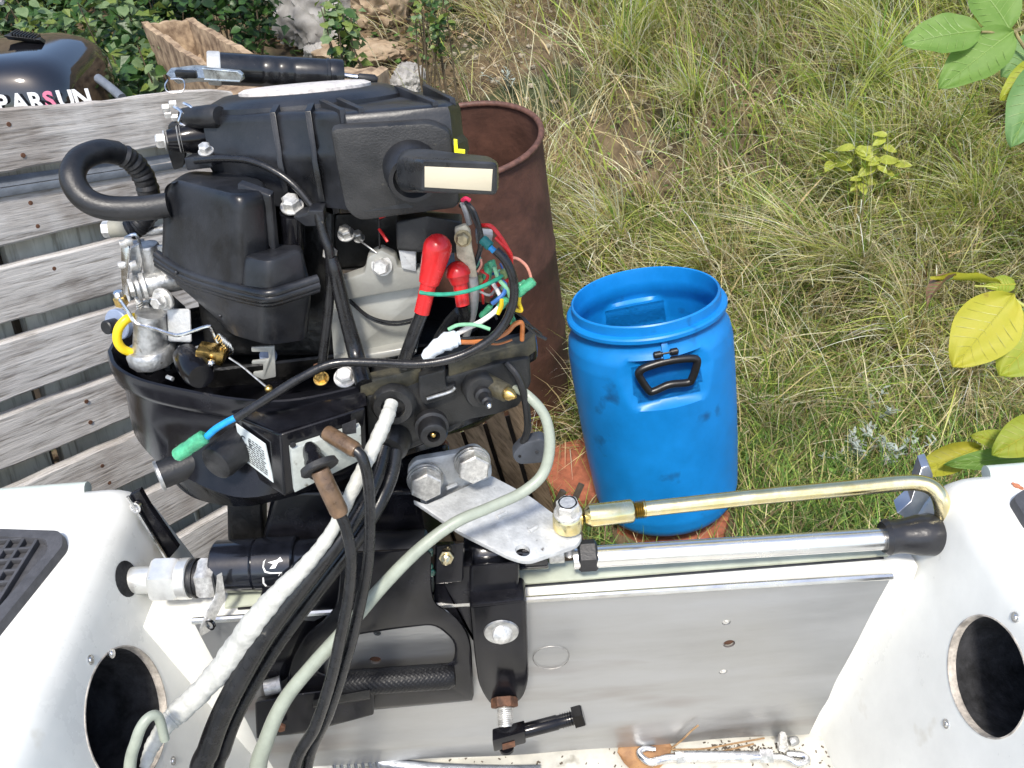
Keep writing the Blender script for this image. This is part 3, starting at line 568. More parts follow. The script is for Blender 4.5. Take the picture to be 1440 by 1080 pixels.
b = N(); tube(b, [(245, 150, .757), (255, 158, .752), (252, 172, .75), (262, 178, .75)], .0014, 6); tube(b, [(258, 145, .757), (270, 152, .752), (276, 168, .75)], .0012, 6); E('link_wire', b, chrome)
b = N(); slab(b, rnd([(236, 175, .758), (256, 170, .755), (262, 205, .752), (258, 235, .75), (244, 240, .75), (236, 215, .755)], 4), (0, .006, 0), .001); E('link_plate', b, dark)
b = N(); slab(b, rnd([(258, 222, .725), (292, 218, .715), (300, 236, .712), (262, 240, .72)], 3), (0, .02, -.004), .0015); E('cable_clip', b, plastic)
q = G(290, 213, .716); b = N(); bolt(b, q, (0, -.3, .95), m_px(8, q), .006); E('bolt', b, zinc)
b = N(); tube(b, [(275, 226, .712), (310, 223, .70), (350, 226, .69), (385, 240, .68), (415, 262, .672), (440, 292, .665), (447, 310, .66)], m_px(5.2, G(350, 226, .69)), 12); E('throttle_cable', b, cablem)
q = G(411, 291, .672); b = N(); bolt(b, q, (.05, -.35, .94), m_px(12, q), .009); E('bolt', b, zinc)
b = N(); lathe(b, G(411, 300, .672), G(411, 350, .672), [(0, m_px(18, q)), (1, m_px(18, q))], 24); E('post', b, gloss)
b = N(); slab(b, rnd([(412, 306, .655), (432, 300, .652), (434, 296, .652), (455, 296, .65), (456, 318, .65), (430, 319, .652)], 2), (0, .015, 0), .0012); E('cable_clamp', b, plastic)
# --- air silencer: lid with a step, flange, lower tub
def YY_(pts): return pts
lidT = [(230, 262, .700), (238, 252, .705), (262, 246, .705), (333, 277, .640), (352, 274, .645), (376, 271, .655), (378, 262, .672), (345, 250, .71), (290, 240, .73)]
lidB = [(227, 352, .695), (229, 360, .692), (250, 372, .68), (335, 405, .628), (352, 404, .63), (384, 398, .645), (392, 380, .672), (350, 350, .71), (290, 330, .73)]
def lerpL(a, b_, t): return [tuple(x*(1-t)+y*t for x, y in zip(p, q)) for p, q in zip(a, b_)]
def shrink(L, s, dy=0): 
    P0 = [g(p) for p in L]; c0 = sum(P0, Vector())/len(P0); return [c0+(p-c0)*s+V((0, 0, dy)) for p in P0]
b = N(); lid = [(228, 262, .700), (240, 254, .708), (333, 279, .640), (376, 271, .658), (375, 255, .69), (330, 243, .73), (260, 240, .74)]
lidb = [(226, 356, .694), (232, 366, .692), (335, 410, .626), (384, 402, .645), (385, 385, .69), (330, 350, .73), (260, 340, .74)]
rl = lambda L: rnd(L, 15, 6)
A_ = [g(p) for p in rl(lid)]; B_ = [g(p) for p in rl(lidb)]
def mixL(A, B, t): return [p*(1-t)+q*t for p, q in zip(A, B)]
def shr(L, s): c0 = sum(L, Vector())/len(L); return [c0+(p-c0)*s for p in L]
loft(b, [B_, mixL(A_, B_, .5), mixL(A_, B_, .15), shr(mixL(A_, B_, .08), .992), shr(mixL(A_, B_, .03), .97), shr(A_, .935), shr(mixL(A_, B_, -.015), .89), shr(mixL(A_, B_, -.02), .8)]); sil = E('air_silencer', b, plastic)
st_t = [(337, 358, .640), (376, 368, .618), (425, 352, .640), (424, 344, .665), (350, 340, .68)]; st_b = [(335, 402, .627), (377, 414, .612), (434, 398, .635), (434, 385, .665), (350, 380, .68)]
A2 = [g(p) for p in rnd(st_t, 14, 6)]; B2 = [g(p) for p in rnd(st_b, 14, 6)]
b = N(); loft(b, [B2, mixL(A2, B2, .5), mixL(A2, B2, .12), shr(mixL(A2, B2, .03), .97), shr(A2, .90), shr(mixL(A2, B2, -.03), .8)]); obj('lid_step', b, plastic, sil)
b = N(); poly8(b, [(333, 258, .668), (341, 252, .672), (386, 268, .660), (380, 276, .655)], [(334, 290, .660), (341, 285, .67), (394, 350, .655), (388, 360, .65)], .0015); obj('lid_lip', b, plastic, sil)
fl = [(220, 357, .698), (236, 368, .690), (264, 384, .672), (300, 396, .650), (340, 407, .626), (376, 413, .611), (410, 404, .621), (447, 392, .632)]
b = N(); tube(b, fl, .0040, 10, 6); tube(b, [(q[0]+1, q[1]+7, q[2]) for q in fl], .0046, 10, 6); tube(b, [(q[0]+1, q[1]+13, q[2]+.001) for q in fl], .0038, 10, 6); obj('flange', b, plastic, sil)
tub = [(236, 374, .690), (335, 412, .628), (376, 420, .614), (440, 400, .632), (436, 385, .67), (330, 350, .73), (250, 340, .74)]
tubm = [(240, 395, .690), (318, 440, .632), (376, 450, .616), (438, 432, .634), (434, 410, .67), (330, 380, .73), (260, 370, .74)]
tubb = [(300, 440, .690), (322, 470, .638), (378, 486, .620), (434, 478, .638), (432, 450, .67), (360, 430, .71), (320, 420, .72)]
T_ = [[g(p) for p in rnd(L, 15, 5)] for L in (tub, tubm, tubb)]
b = N(); loft(b, [T_[0], T_[1], mixL(T_[1], T_[2], .85), shr(T_[2], .985), shr(mixL(T_[1], T_[2], 1.06), .9)]); obj('tub', b, plastic, sil)
for px, py in ((248, 383), (278, 391), (288, 417), (310, 444)): q = G(px, py, .675 if px < 300 else .645); b = N(); sphere(b, q, m_px(3, q)); obj('screw', b, plastic, sil)
# breather hose loop
r_ = m_px(17.5, G(130, 285, .70))
b = N(); tube(b, [(238, 288, .70), (200, 293, .697), (150, 292, .695), (118, 278, .70), (102, 250, .71), (112, 225, .73), (140, 213, .75), (165, 215, .765)], r_, 18, 10); E('breather_hose', b, rubber)
b = N(); hp = [(160, 214, .763), (182, 224, .77), (199, 243, .775), (209, 270, .775), (209, 295, .772), (196, 316, .77), (182, 324, .768)]
tube(b, hp, r_*.95, 18, 10, wob=.05); ch_ = E('corrugated_hose', b, rubber)
for t in range(1, 7): pass
# --- carburettor cluster
cbr = N(); poly8(cbr, [(200, 348, .72), (236, 342, .715), (240, 350, .76), (206, 350, .77)], [(202, 400, .715), (236, 402, .71), (240, 400, .76), (206, 400, .77)], .003)
poly8(cbr, [(192, 425, .715), (240, 410, .70), (262, 430, .74), (210, 430, .76)], [(196, 492, .71), (240, 492, .70), (262, 480, .74), (210, 480, .76)], .003); cr_ = E('carburettor', cbr, dull)
ax_ = V((-.9, -.42, .06)).normalized()
def cyl(px, py, Y, ax, rp, l, name, mm, par, seg=20, back=.0):
    q = G(px, py, Y); b = N(); r0 = m_px(rp, q); lathe(b, q-ax*back, q+ax*l, [(0, r0*.95), (.06, r0), (.94, r0), (1, r0*.9)], seg); return obj(name, b, mm, par)
cyl(225, 397, .712, ax_, 17, .022, 'throat', dull, cr_, 24, .02); cyl(205, 402, .705, ax_, 20, .004, 'throat_ring', zinc, cr_, 24); cyl(196, 404, .700, ax_, 18, .003, 'throat_ring', dull, cr_, 24); cyl(188, 404, .697, ax_, 13, .004, 'lever_nut', zinc, cr_, 6)
cyl(206, 348, .735, ax_, 13, .02, 'choke_housing', dull, cr_); cyl(213, 360, .72, V((0, 0, 1)), 15, .012, 'cap', dull, cr_, 20, .02)
b = N(); slab(b, rnd([(170, 340, .705), (178, 335, .705), (182, 350, .70), (180, 395, .70), (183, 425, .70), (175, 425, .70), (170, 390, .705)], 2), (0, .0025, 0), .0005); obj('linkage_plate', b, chrome, cr_)
b = N(); slab(b, rnd([(183, 350, .71), (195, 343, .71), (200, 368, .71), (196, 392, .71), (186, 392, .71)], 3), (0, .004, 0), .0008); obj('lever_arm', b, zinc, cr_)
b = N(); tube(b, [(176, 335, .712), (190, 330, .715), (197, 345, .715), (196, 362, .715), (188, 372, .71)], .0016, 7); obj('return_wire', b, chrome, cr_)
for px, py, r_ in ((178, 342, 6), (186, 338, 7), (192, 372, 7), (176, 372, 5), (200, 422, 6), (210, 432, 8)): cyl(px, py, .705, ax_, r_, .006, 'link_screw', zinc, cr_, 12)
b = N()
for k in range(7): p = G(196+k*.6, 425+k*3.2, .70); lathe(b, p-V((.4, 0, -1)).normalized()*.0007, p+V((.4, 0, -1)).normalized()*.0007, [(0, .0030), (.5, .0042), (1, .0030)], 14)
obj('coil_spring', b, zinc, cr_)
q = G(168, 418, .69); b = N(); disc(b, q-V((0, 0, .008)), (0, 0, 1), m_px(9, q), .009, 6); obj('brass_link_nut', b, brass, cr_)
b = N(); disc(b, q+V((0, 0, .001)), (0, 0, 1), m_px(6.5, q), .005, 14); obj('link_bolt', b, chrome, cr_)
q = G(231, 420, .688); b = N(); ax2 = V((-.35, -.92, .12)).normalized(); disc(b, q, ax2, m_px(16.5, q), .003, 30); disc(b, q+ax2*.003, ax2, m_px(12, q), .004, 24); disc(b, q+ax2*.007, ax2, m_px(9, q), .006, 6); obj('flanged_bolt', b, zinc, cr_)
b = N()
for k in range(7): p = G(233, 436+k*2.2, .70); lathe(b, p, p+V((0, 0, .0008)), [(0, m_px(11-k*.6, p)), (.5, m_px(12-k*.6, p)), (1, m_px(11-k*.6, p))], 16)
obj('idle_spring', b, zinc, cr_)
q = G(212, 492, .685); b = N(); lathe(b, q-V((0, 0, .012)), q+V((0, 0, .004)), [(0, m_px(31, q)), (.1, m_px(34, q)), (.75, m_px(34, q)), (1, m_px(30, q))], 10, True, .2); lathe(b, q, G(212, 440, .69), [(0, m_px(24, q)), (.7, m_px(22, q)), (1, m_px(20, q))], 24); obj('float_bowl', b, dull, cr_)
b = N(); poly8(b, [(235, 434, .69), (268, 434, .685), (268, 434, .72), (235, 434, .72)], [(236, 480, .685), (270, 482, .68), (270, 482, .72), (236, 480, .72)], .0025); obj('bowl_block', b, greyp, cr_)
for px, py in ((207, 512), (232, 507)): q = G(px, py, .68); b = N(); disc(b, q, (0, -.2, -1), m_px(7, q), .01, 6); obj('drain_bolt', b, dark, cr_)
b = N(); disc(b, G(170, 455, .735), V((-.4, -.85, .3)), m_px(22, G(170, 455, .735)), .006, 32); E('blue_grey_cap', b, mat('blue_grey_plastic', (.22, .27, .38), .4, var=.15, vs=60))
b = N(); disc(b, G(162, 457, .728), V((-.4, -.85, .3)), m_px(10, G(162, 457, .728)), .012, 20); E('small_bulb', b, rubber)
b = N(); tube(b, [(190, 446, .69), (178, 449, .683), (167, 462, .678), (165, 478, .675), (172, 490, .675), (185, 496, .678)], .0042, 12); E('yellow_fuel_hose', b, mat('yellow_hose', (.78, .55, .012), .35, var=.06, vs=40))
b = N(); tube(b, [(167, 420, .683), (180, 438, .68), (192, 455, .678), (220, 463, .670), (245, 471, .662), (262, 469, .660), (292, 459, .658), (298, 464, .658), (306, 482, .655)], .0018, 8, 3); E('link_rod', b, chrome)
q = G(155, 322, .775); ax2 = V((-1, -.1, .05)).normalized(); b = N(); lathe(b, q-ax2*.02, q+ax2*.0, [(0, .0085), (1, .0085)], 20); rs = E('rod_end_stop', b, palew); b = N(); disc(b, q, ax2, .0082, .007, 6); obj('bolt_head', b, zinc, rs)
b = N(); lathe(b, G(178, 330, .775), G(235, 322, .77), [(0, .0045), (1, .0045)], 14); E('cross_rod', b, dull)
# things inside the tray
q = G(298, 497, .645); b = N(); box(b, q, .024, .016, .013, V((.9, .1, -.35)).normalized(), V((.1, .95, .0)).normalized(), V((.35, 0, .9)).normalized(), .0015); cl_ = E('brass_clamp_block', b, brass)
for px, py in ((278, 508), (292, 516), (297, 511)): q = G(px, py, .632); b = N(); sphere(b, q, m_px(6, q)); obj('clamp_screw', b, chrome, cl_)
b = N()
for k in range(5): p = G(309+k*3.2, 477+k*2.6, .645); tube(b, [(309+k*3.2-6, 476+k*2.6, .645), (309+k*3.2, 470+k*2.6, .640), (309+k*3.2+6, 484+k*2.6, .640), (309+k*3.2, 490+k*2.6, .65)], .001, 6, 4)
E('torsion_spring', b, chrome)
b = N(); tube(b, [(322, 503, .635), (340, 515, .632), (358, 530, .625), (377, 546, .615)], .0010, 6); cw = E('control_wire', b, dull); b = N(); sphere(b, G(378, 547, .614), .0038); obj('wire_nipple', b, brass, cw)
b = N(); slab(b, rnd([(353, 489, .645), (386, 487, .645), (388, 530, .64), (370, 534, .64), (356, 528, .64), (356, 524, .64), (370, 522, .64), (370, 512, .64), (354, 512, .64), (354, 508, .64), (378, 505, .64), (377, 495, .64), (354, 495, .645)], 1.5), (0, .002, 0), .0004); E('hooked_bracket', b, silverp)
q = G(378, 500, .655); b = N(); disc(b, q, (0, -.9, .4), m_px(12, q), .004, 20); E('blue_plug', b, mat('blue_grey_plastic', (.22, .27, .38), .4))
for px, py, r_, mm, Y in ((452, 533, 8, brass, .622), (486, 531, 12, zinc, .616), (520, 528, 0, zinc, .62), (448, 520, 6, rusty, .635)):
    if r_: q = G(px, py, Y); b = N(); bolt(b, q, (0, -.45, .9), m_px(r_, q), .006); E('bolt', b, mm)
b = N(); lathe(b, G(262, 500, .655), G(283, 530, .62), [(0, .012), (.3, .014), (.8, .014), (1, .011)], 24); E('black_bush', b, gloss)
b = N(); tube(b, [(252, 488, .66), (262, 494, .655), (280, 488, .652)], .0016, 6); tube(b, [(235, 530, .64), (243, 533, .636)], .002, 6); E('bent_rod', b, dull)
# cables inside
b = N(); tube(b, [(447, 300, .655), (455, 330, .65), (464, 360, .645), (463, 420, .64), (458, 470, .635), (452, 520, .63)], m_px(7, G(460, 400, .64)), 12); E('black_lead', b, cablem)
b = N(); tube(b, [(466, 362, .645), (472, 385, .642), (485, 440, .637), (500, 495, .628), (512, 540, .60)], [m_px(k, G(485, 440, .637)) for k in (8, 10, 10, 12, 12)], 14); E('battery_cable', b, cablem)
# --- starter solenoid, red caps, earth lug
b = N(); poly8(b, [(556, 312, .655), (600, 302, .645), (650, 312, .65), (650, 300, .69), (560, 296, .69)], [(558, 352, .65), (600, 356, .645), (650, 356, .65), (650, 350, .69), (560, 350, .69)], .003); E('solenoid', b, matte)
b = N(); slab(b, rnd([(560, 350, .652), (585, 352, .652), (585, 382, .652), (565, 378, .652)], 2), (0, .01, 0), .001); E('solenoid_foot', b, greyp)
def cap(p0, p1, p2, w0, w1, w2):
    b = N(); a, c, e = g(p0), g(p1), g(p2); r0, r1, r2 = m_px(w0/2, a), m_px(w1/2, c), m_px(w2/2, e); L1 = (c-a).length
    ax, u, v = frame(c-a); loops = []
    for t, r in ((-.99, .08), (-.92, .38), (-.75, .66), (-.45, .9), (-.1, 1), (.1, 1)): loops.append((a+ax*r0*(t+.55), r0*min(r, 1)))
    loops += [(a+(c-a)*.6, r0*.5+r1*.5), (a+(c-a)*.94, r1), (a+(c-a)*1.0, r1*.96), (a+(c-a)*1.01, r2*1.06), (c+(e-c)*.5, r2), (e, r2), (e, r2*.7)]
    loft(b, [[p+(u*math.cos(k*math.pi/10)+v*math.sin(k*math.pi/10))*r for k in range(20)] for p, r in loops]); return b
b = cap((618, 338, .618), (603, 398, .610), (593, 440, .606), 41, 30, 22); E('red_terminal_cap', b, redp)
b = cap((642, 375, .625), (647, 398, .621), (651, 429, .618), 36, 27, 20); E('red_terminal_cap', b, redp)
b = N(); tube(b, [(595, 436, .607), (582, 470, .608), (566, 515, .606)], [m_px(k, G(582, 470, .608)) for k in (9, 9.5, 10)], 14); E('battery_cable', b, cablem)
b = N(); tube(b, [(651, 426, .620), (654, 445, .63), (648, 470, .645)], m_px(9, G(650, 440, .625)), 14); tube(b, [(646, 438, .645), (630, 455, .65), (615, 480, .65), (610, 500, .65)], m_px(8, G(650, 440, .625)), 12); E('battery_cable', b, cablem)
cream = mat('corroded_cream_lug', (.52, .46, .34), .6, .2, var=.3, vs=90, bump=.5, bs=200, speck=((.15, .12, .09), 120, .62))
b = N(); slab(b, rnd([(639, 322, .628), (655, 316, .628), (662, 326, .628), (664, 350, .626), (668, 366, .624), (672, 395, .622), (660, 400, .622), (654, 372, .624), (642, 362, .626), (641, 340, .628)], 3), (0, .004, 0), .001); lg = E('earth_lug', b, cream)
q = G(651, 335, .627); b = N(); bolt(b, q, V((-.05, -.95, .2)), m_px(9, q), .006); obj('lug_bolt', b, mat('tarnished_bolt', (.4, .33, .2), .5, .7, var=.4, vs=150, bump=.4), lg)
b = N(); tube(b, [(665, 390, .622), (667, 410, .622), (664, 440, .63), (655, 470, .64)], m_px(7, G(665, 400, .62)), 12); E('grey_lead', b, wgrey)
# --- wiring loom
def W(pts, w_, m, name='wire', n=8, seg=8):
    b = N(); tube(b, pts, m_px(w_/2, g(pts[0])), seg, n); return E(name, b, m)
W([(590, 411, .604), (615, 414, .602), (645, 412, .604), (675, 404, .608), (700, 392, .616), (706, 388, .62)], 6, wgreen)
W([(695, 375, .62), (701, 392, .618), (712, 405, .616), (718, 420, .618)], 6, wlg)
W([(676, 317, .63), (690, 318, .625), (703, 332, .62), (714, 350, .618), (719, 362, .618), (716, 378, .62)], 6, wred); W([(697, 334, .622), (708, 345, .618), (718, 360, .617), (719, 372, .618)], 6, wred)
W([(715, 362, .618), (728, 364, .618), (740, 374, .618), (746, 388, .618), (747, 400, .618)], 4.5, wpink)
W([(718, 365, .62), (719, 385, .622), (712, 396, .624), (700, 402, .626)], 5, wred)
W([(672, 382, .622), (677, 372, .62), (676, 364, .622)], 3.5, wpink)
W([(693, 398, .622), (699, 408, .62), (704, 418, .618), (706, 425, .618)], 6, wwhite); W([(696, 408, .622), (688, 415, .624), (672, 409, .626)], 4, wgrey)
W([(700, 392, .622), (710, 400, .618), (709, 412, .615), (700, 421, .613), (692, 427, .613)], 6.5, wblue)
W([(706, 420, .616), (700, 434, .613), (680, 450, .61), (655, 463, .61), (636, 473, .608)], 7.5, wwhite)
W([(706, 420, .612), (705, 430, .611), (700, 441, .611)], 7, wyel); W([(731, 414, .62), (730, 426, .618), (733, 437, .616), (720, 434, .616)], 5.5, wyel)
W([(631, 463, .607), (645, 457, .605), (670, 457, .605), (689, 463, .604)], 5.5, wlg)
W([(644, 481, .603), (665, 481, .604), (690, 478, .606), (712, 468, .61), (724, 456, .613), (734, 455, .616), (734, 478, .62)], 7, worange)
W([(644, 476, .606), (668, 475, .608), (690, 474, .61)], 4, cablem); W([(682, 482, .612), (700, 484, .614), (720, 478, .618)], 3, worange)
W([(648, 290, .64), (654, 282, .635), (664, 300, .63), (674, 325, .627), (675, 350, .627), (668, 372, .628)], 7, cablem); W([(656, 284, .635), (668, 300, .628), (677, 330, .624), (676, 352, .624)], 6, cablem); W([(650, 284, .636), (656, 300, .632), (660, 315, .632)], 9, wgrey)
W([(650, 282, .632), (655, 279, .63), (661, 282, .63)], 6, wire('crimson', (.5, .02, .07)))
W([(730, 449, .63), (742, 460, .632), (755, 470, .635), (768, 477, .636)], 5, cablem); W([(735, 452, .628), (748, 459, .63), (762, 470, .632)], 3, cablem)
W([(534, 306, .66), (545, 302, .655), (550, 301, .652)], 4, wred); W([(533, 322, .66), (540, 332, .655), (545, 340, .652)], 4.5, wred); W([(533, 300, .662), (534, 350, .66)], 3, cablem); W([(503, 337, .67), (515, 345, .66), (530, 356, .655)], 2.5, dull)
rr_ = random.Random(11)
for k in range(14):
    x, y = rr_.uniform(672, 715), rr_.uniform(360, 425); Y = rr_.uniform(.628, .66)
    W([(x, y, Y), (x+rr_.uniform(-10, 14), y+rr_.uniform(4, 14), Y-.003), (x+rr_.uniform(-16, 10), y+rr_.uniform(16, 40), Y+.004)], rr_.uniform(3, 5), rr_.choice([wblue, wgreen, wred, cablem, cablem, wgrey, wlg, worange]))
def sleeve(a, c, w_, m=conn, name='sleeve_connector'):
    A_, C_ = g(a), g(c); r0 = m_px(w_/2, A_); b = N(); lathe(b, A_, C_, [(0, r0*.7), (.06, r0*.95), (.3, r0), (.45, r0*.9), (.7, r0), (.94, r0*.95), (1, r0*.7)], 14); return E(name, b, m)
sleeve((690, 347, .62), (678, 336, .625), 15, mat('teal_sleeve', (.01, .16, .15), .3)); sleeve((697, 355, .618), (686, 345, .621), 9, wsky)
sleeve((726, 414, .614), (751, 394, .616), 15); sleeve((730, 403, .618), (740, 397, .62), 11); sleeve((712, 420, .613), (703, 432, .614), 12); sleeve((716, 440, .616), (722, 455, .62), 11); sleeve((694, 378, .626), (690, 366, .628), 12); sleeve((706, 380, .626), (712, 390, .626), 10, mat('olive_sleeve', (.3, .4, .16), .3))
sleeve((688, 372, .63), (684, 392, .632), 14); sleeve((676, 388, .634), (680, 405, .634), 14, mat('olive_sleeve', (.3, .4, .16), .3)); sleeve((690, 430, .626), (676, 445, .63), 9)
b = N(); tube(b, [(598, 503, .602), (612, 490, .602), (625, 482, .603), (638, 477, .605), (646, 475, .606)], [m_px(k/2, G(620, 490, .6)) for k in (14, 22, 25, 25, 22)], 16, 3, wob=.10); E('taped_joint', b, mat('pale_blue_tape', (.66, .72, .78), .5, var=.1, vs=90, bump=.6, bs=150))
b = N(); slab(b, rnd([(668, 328, .64), (694, 330, .64), (690, 345, .64), (670, 344, .64)], 3), (0, .01, 0), .001); E('plug_block', b, wgrey)
# --- leg, swivel bracket, clamp bracket
b = N(); poly8(b, [(318, 690, .66), (368, 695, .655), (376, 690, .72), (330, 690, .72)], [(320, 762, .655), (372, 770, .65), (376, 760, .72), (330, 760, .72)], .006); E('steering_stop', b, dark)
b = N(); poly8(b, [(388, 690, .650), (585, 690, .640), (640, 640, .70), (400, 650, .72)], [(366, 772, .635), (600, 772, .630), (640, 740, .70), (380, 740, .72)], .006); poly8(b, [(380, 700, .66), (470, 700, .652), (470, 690, .7), (390, 690, .7)], [(366, 770, .640), (440, 768, .632), (470, 760, .70), (376, 760, .70)], .008)
poly8(b, [(560, 645, .665), (632, 622, .69), (632, 615, .74), (560, 620, .74)], [(560, 700, .66), (632, 690, .68), (632, 670, .74), (560, 680, .74)], .01); E('swivel_bracket', b, gloss)
b = N(); lathe(b, V((-.19, .80, 1.0)), V((-.19, .80, .12)), [(0, .07), (.4, .06), (.6, .045), (1, .045)], 28); poly8(b, [V((-.22, .68, .2)), V((-.16, .68, .2)), V((-.16, .92, .2)), V((-.22, .92, .2))], [V((-.21, .72, .02)), V((-.17, .72, .02)), V((-.17, .90, .02)), V((-.21, .90, .02))], .01); E('drive_leg', b, gloss)
tcol = mat('black_gloss_tube', (.007, .008, .012), .16, var=.4, vs=40, coat=.4, bump=.08, bs=120)
def tl(x0, x1, r, name, prof=None, m=tcol):
    A_, B_ = Z(x0, 797-(x0-300)*.052, .945), Z(x1, 797-(x1-300)*.052, .945); rr = m_px(r, A_); b = N(); lathe(b, A_, B_, prof and [(t, rr*k) for t, k in prof] or [(0, rr*.95), (.04, rr), (.96, rr), (1, rr*.95)], 36); return E(name, b, m)
tl(305, 363, 37, 'tilt_tube_end'); tl(363, 420, 38, 'tilt_tube_collar'); tl(420, 500, 33, 'tilt_tube'); tl(500, 600, 38, 'tilt_tube_housing', None, plastic); tl(655, 712, 32, 'tilt_tube_boss'); tl(712, 770, 27, 'tilt_tube_boss')
q = G(782, 790, .595); tl(771, 793, 20, 'tube_nut', None, zinc)
# arrow marks on the collar: flat print
b = N(); Y0 = .555
wm = mat('white_decal', (.78, .78, .76), .5)
def mark(pts): 
    P0 = []
    for x, y in pts:
        A0 = Z(390, 797-(90)*.052, .945); # surface of the collar: ray meets the cylinder
        r0 = m_px(38, Z(363, 793.7, .945))+.0004; o_ = CAM; d_ = ray(x, y)
        ay_, az_ = o_.y-A0.y, o_.z-A0.z; a2 = d_.y**2+d_.z**2; b2 = ay_*d_.y+az_*d_.z; c2 = ay_**2+az_**2-r0*r0; ds = b2*b2-a2*c2
        t = (-b2-math.sqrt(max(ds, 0)))/a2; P0.append(o_+d_*t)
    return P0
for s in ([(374, 786), (372, 790), (371, 797), (374, 803), (381, 805), (411, 804), (411, 806), (380, 807), (372, 805), (369, 798), (370, 790)], [(371, 812), (372, 820), (376, 824), (384, 823), (410, 822), (410, 824), (382, 826), (374, 826), (369, 820), (369, 812)], [(379, 800), (384, 793), (376, 791), (390, 787), (394, 783), (398, 789), (391, 791), (387, 799)], [(380, 822), (386, 816), (390, 812), (393, 807), (398, 812), (407, 808), (412, 813), (402, 818), (396, 820), (392, 818), (386, 823)]):
    p = mark(s); f_ = [b.verts.new(x) for x in p]; f2 = b.faces.new(f_)
dec = E('arrow_marks', b, wm, smooth=False)
# clamp bracket: a plate with a handle window, thick round edges
def ringslab(bm, outer, inner, cx, cy, Y, th, n=96, bev=.003):
    def cast(poly, a):
        dx, dy = math.cos(a), math.sin(a); best = None
        for (x0, y0), (x1, y1) in zip(poly, poly[1:]+poly[:1]):
            ex, ey = x1-x0, y1-y0; den = dx*ey-dy*ex
            if abs(den) < 1e-9: continue
            t = ((x0-cx)*ey-(y0-cy)*ex)/den; u = ((x0-cx)*dy-(y0-cy)*dx)/den
            if t > 0 and -1e-6 <= u <= 1+1e-6 and (best is None or t > best): best = t
        return cx+dx*best, cy+dy*best
    A = [2*math.pi*k/n for k in range(n)]
    O = [cast(outer, a) for a in A]; I = [cast(inner, a) for a in A]
    def pull(L, M_, px): return [(x+(mx-x)*px/max(1e-6, math.hypot(mx-x, my-y)), y+(my-y)*px/max(1e-6, math.hypot(mx-x, my-y))) for (x, y), (mx, my) in zip(L, M_)]
    e = 4.5; loops = [[G(x, y, Y+th) for x, y in I], [G(x, y, Y+bev) for x, y in I], [G(x, y, Y+bev*.3) for x, y in pull(I, O, e*.35)], [G(x, y, Y) for x, y in pull(I, O, e)], [G(x, y, Y) for x, y in pull(O, I, e)], [G(x, y, Y+bev*.3) for x, y in pull(O, I, e*.35)], [G(x, y, Y+bev) for x, y in O], [G(x, y, Y+th) for x, y in O]]
    rows = loft(bm, loops, False, False)
    for k in range(n): bm.faces.new((rows[0][k], rows[0][(k+1) % n], rows[-1][(k+1) % n], rows[-1][k]))
op = [(x, y) for x, y, _ in rnd([(480, 776, 1), (606, 770, 1), (608, 848, 1), (640, 864, 1), (662, 896, 1), (667, 985, 1), (530, 998, 1), (420, 1002, 1), (400, 985, 1), (408, 930, 1), (430, 890, 1), (456, 872, 1), (474, 850, 1)], [6, 6, 18, 24, 20, 5, 5, 8, 10, 20, 25, 14, 14], 5)]
ip = [(x, y) for x, y, _ in rnd([(446, 944, 1), (456, 908, 1), (500, 893, 1), (560, 884, 1), (612, 878, 1), (641, 903, 1), (638, 932, 1), (560, 944, 1), (470, 952, 1)], [6, 14, 14, 14, 14, 14, 10, 5, 5], 4)]
b = N(); ringslab(b, op, ip, 548, 918, .556, .016); E('clamp_bracket', b, gloss)
b = N(); slab(b, rnd([(588, 812, .558), (606, 812, .558), (607, 848, .557), (589, 848, .557)], 3), (0, .006, 0), .001); E('lug', b, plastic); b = N(); slab(b, rnd([(530, 815, .558), (548, 814, .558), (549, 850, .557), (531, 852, .557)], 3), (0, .006, 0), .001); E('lug', b, plastic)
knm = mat('knurled_black_grip', (.009, .009, .010), .42, spec=.25)
nt_ = knm.node_tree; vo = nt_.nodes.new('ShaderNodeTexVoronoi'); vo.inputs['Scale'].default_value = 330; tc_ = nt_.nodes.new('ShaderNodeTexCoord'); mp_ = nt_.nodes.new('ShaderNodeMapping'); mp_.inputs['Rotation'].default_value = (.785, .785, .785); bp_ = nt_.nodes.new('ShaderNodeBump'); bp_.inputs['Strength'].default_value = .3; bp_.inputs['Distance'].default_value = .002
vo.inputs['Randomness'].default_value = .12
nt_.links.new(tc_.outputs['Object'], mp_.inputs[0]); nt_.links.new(mp_.outputs[0], vo.inputs[0]); nt_.links.new(vo.outputs[0], bp_.inputs['Height']); nt_.links.new(bp_.outputs[0], nt_.nodes['Principled BSDF'].inputs['Normal'])
b = N(); lathe(b, (462, 962, .552), (640, 950, .552), [(0, .010), (.05, .0135), (.95, .0135), (1, .010)], 32); E('carry_grip', b, knm)
b = N(); poly8(b, [(358, 988, .540), (425, 975, .545), (526, 963, .545), (526, 955, .566), (420, 966, .566), (362, 980, .566)], [(360, 1040, .535), (425, 1030, .538), (526, 1006, .540), (526, 990, .562), (420, 1010, .562), (364, 1020, .562)], .003); cl2 = E('tilt_lever', b, gloss)
b = N(); poly8(b, [(440, 985, .536), (520, 970, .538), (521, 968, .545), (440, 984, .545)], [(440, 994, .5345), (520, 982, .5365), (521, 984, .545), (440, 996, .545)], .0008); obj('lever_slot', b, dark, cl2)
q = G(395, 1021, .534); b = N(); bolt(b, q, (-.05, -1, .1), m_px(7, q), .004, False); obj('lever_pin', b, rusty, cl2)
b = N(); lathe(b, (372, 968, .556), (395, 962, .560), [(0, .008), (1, .009)], 20); E('clamp_screw', b, zinc)
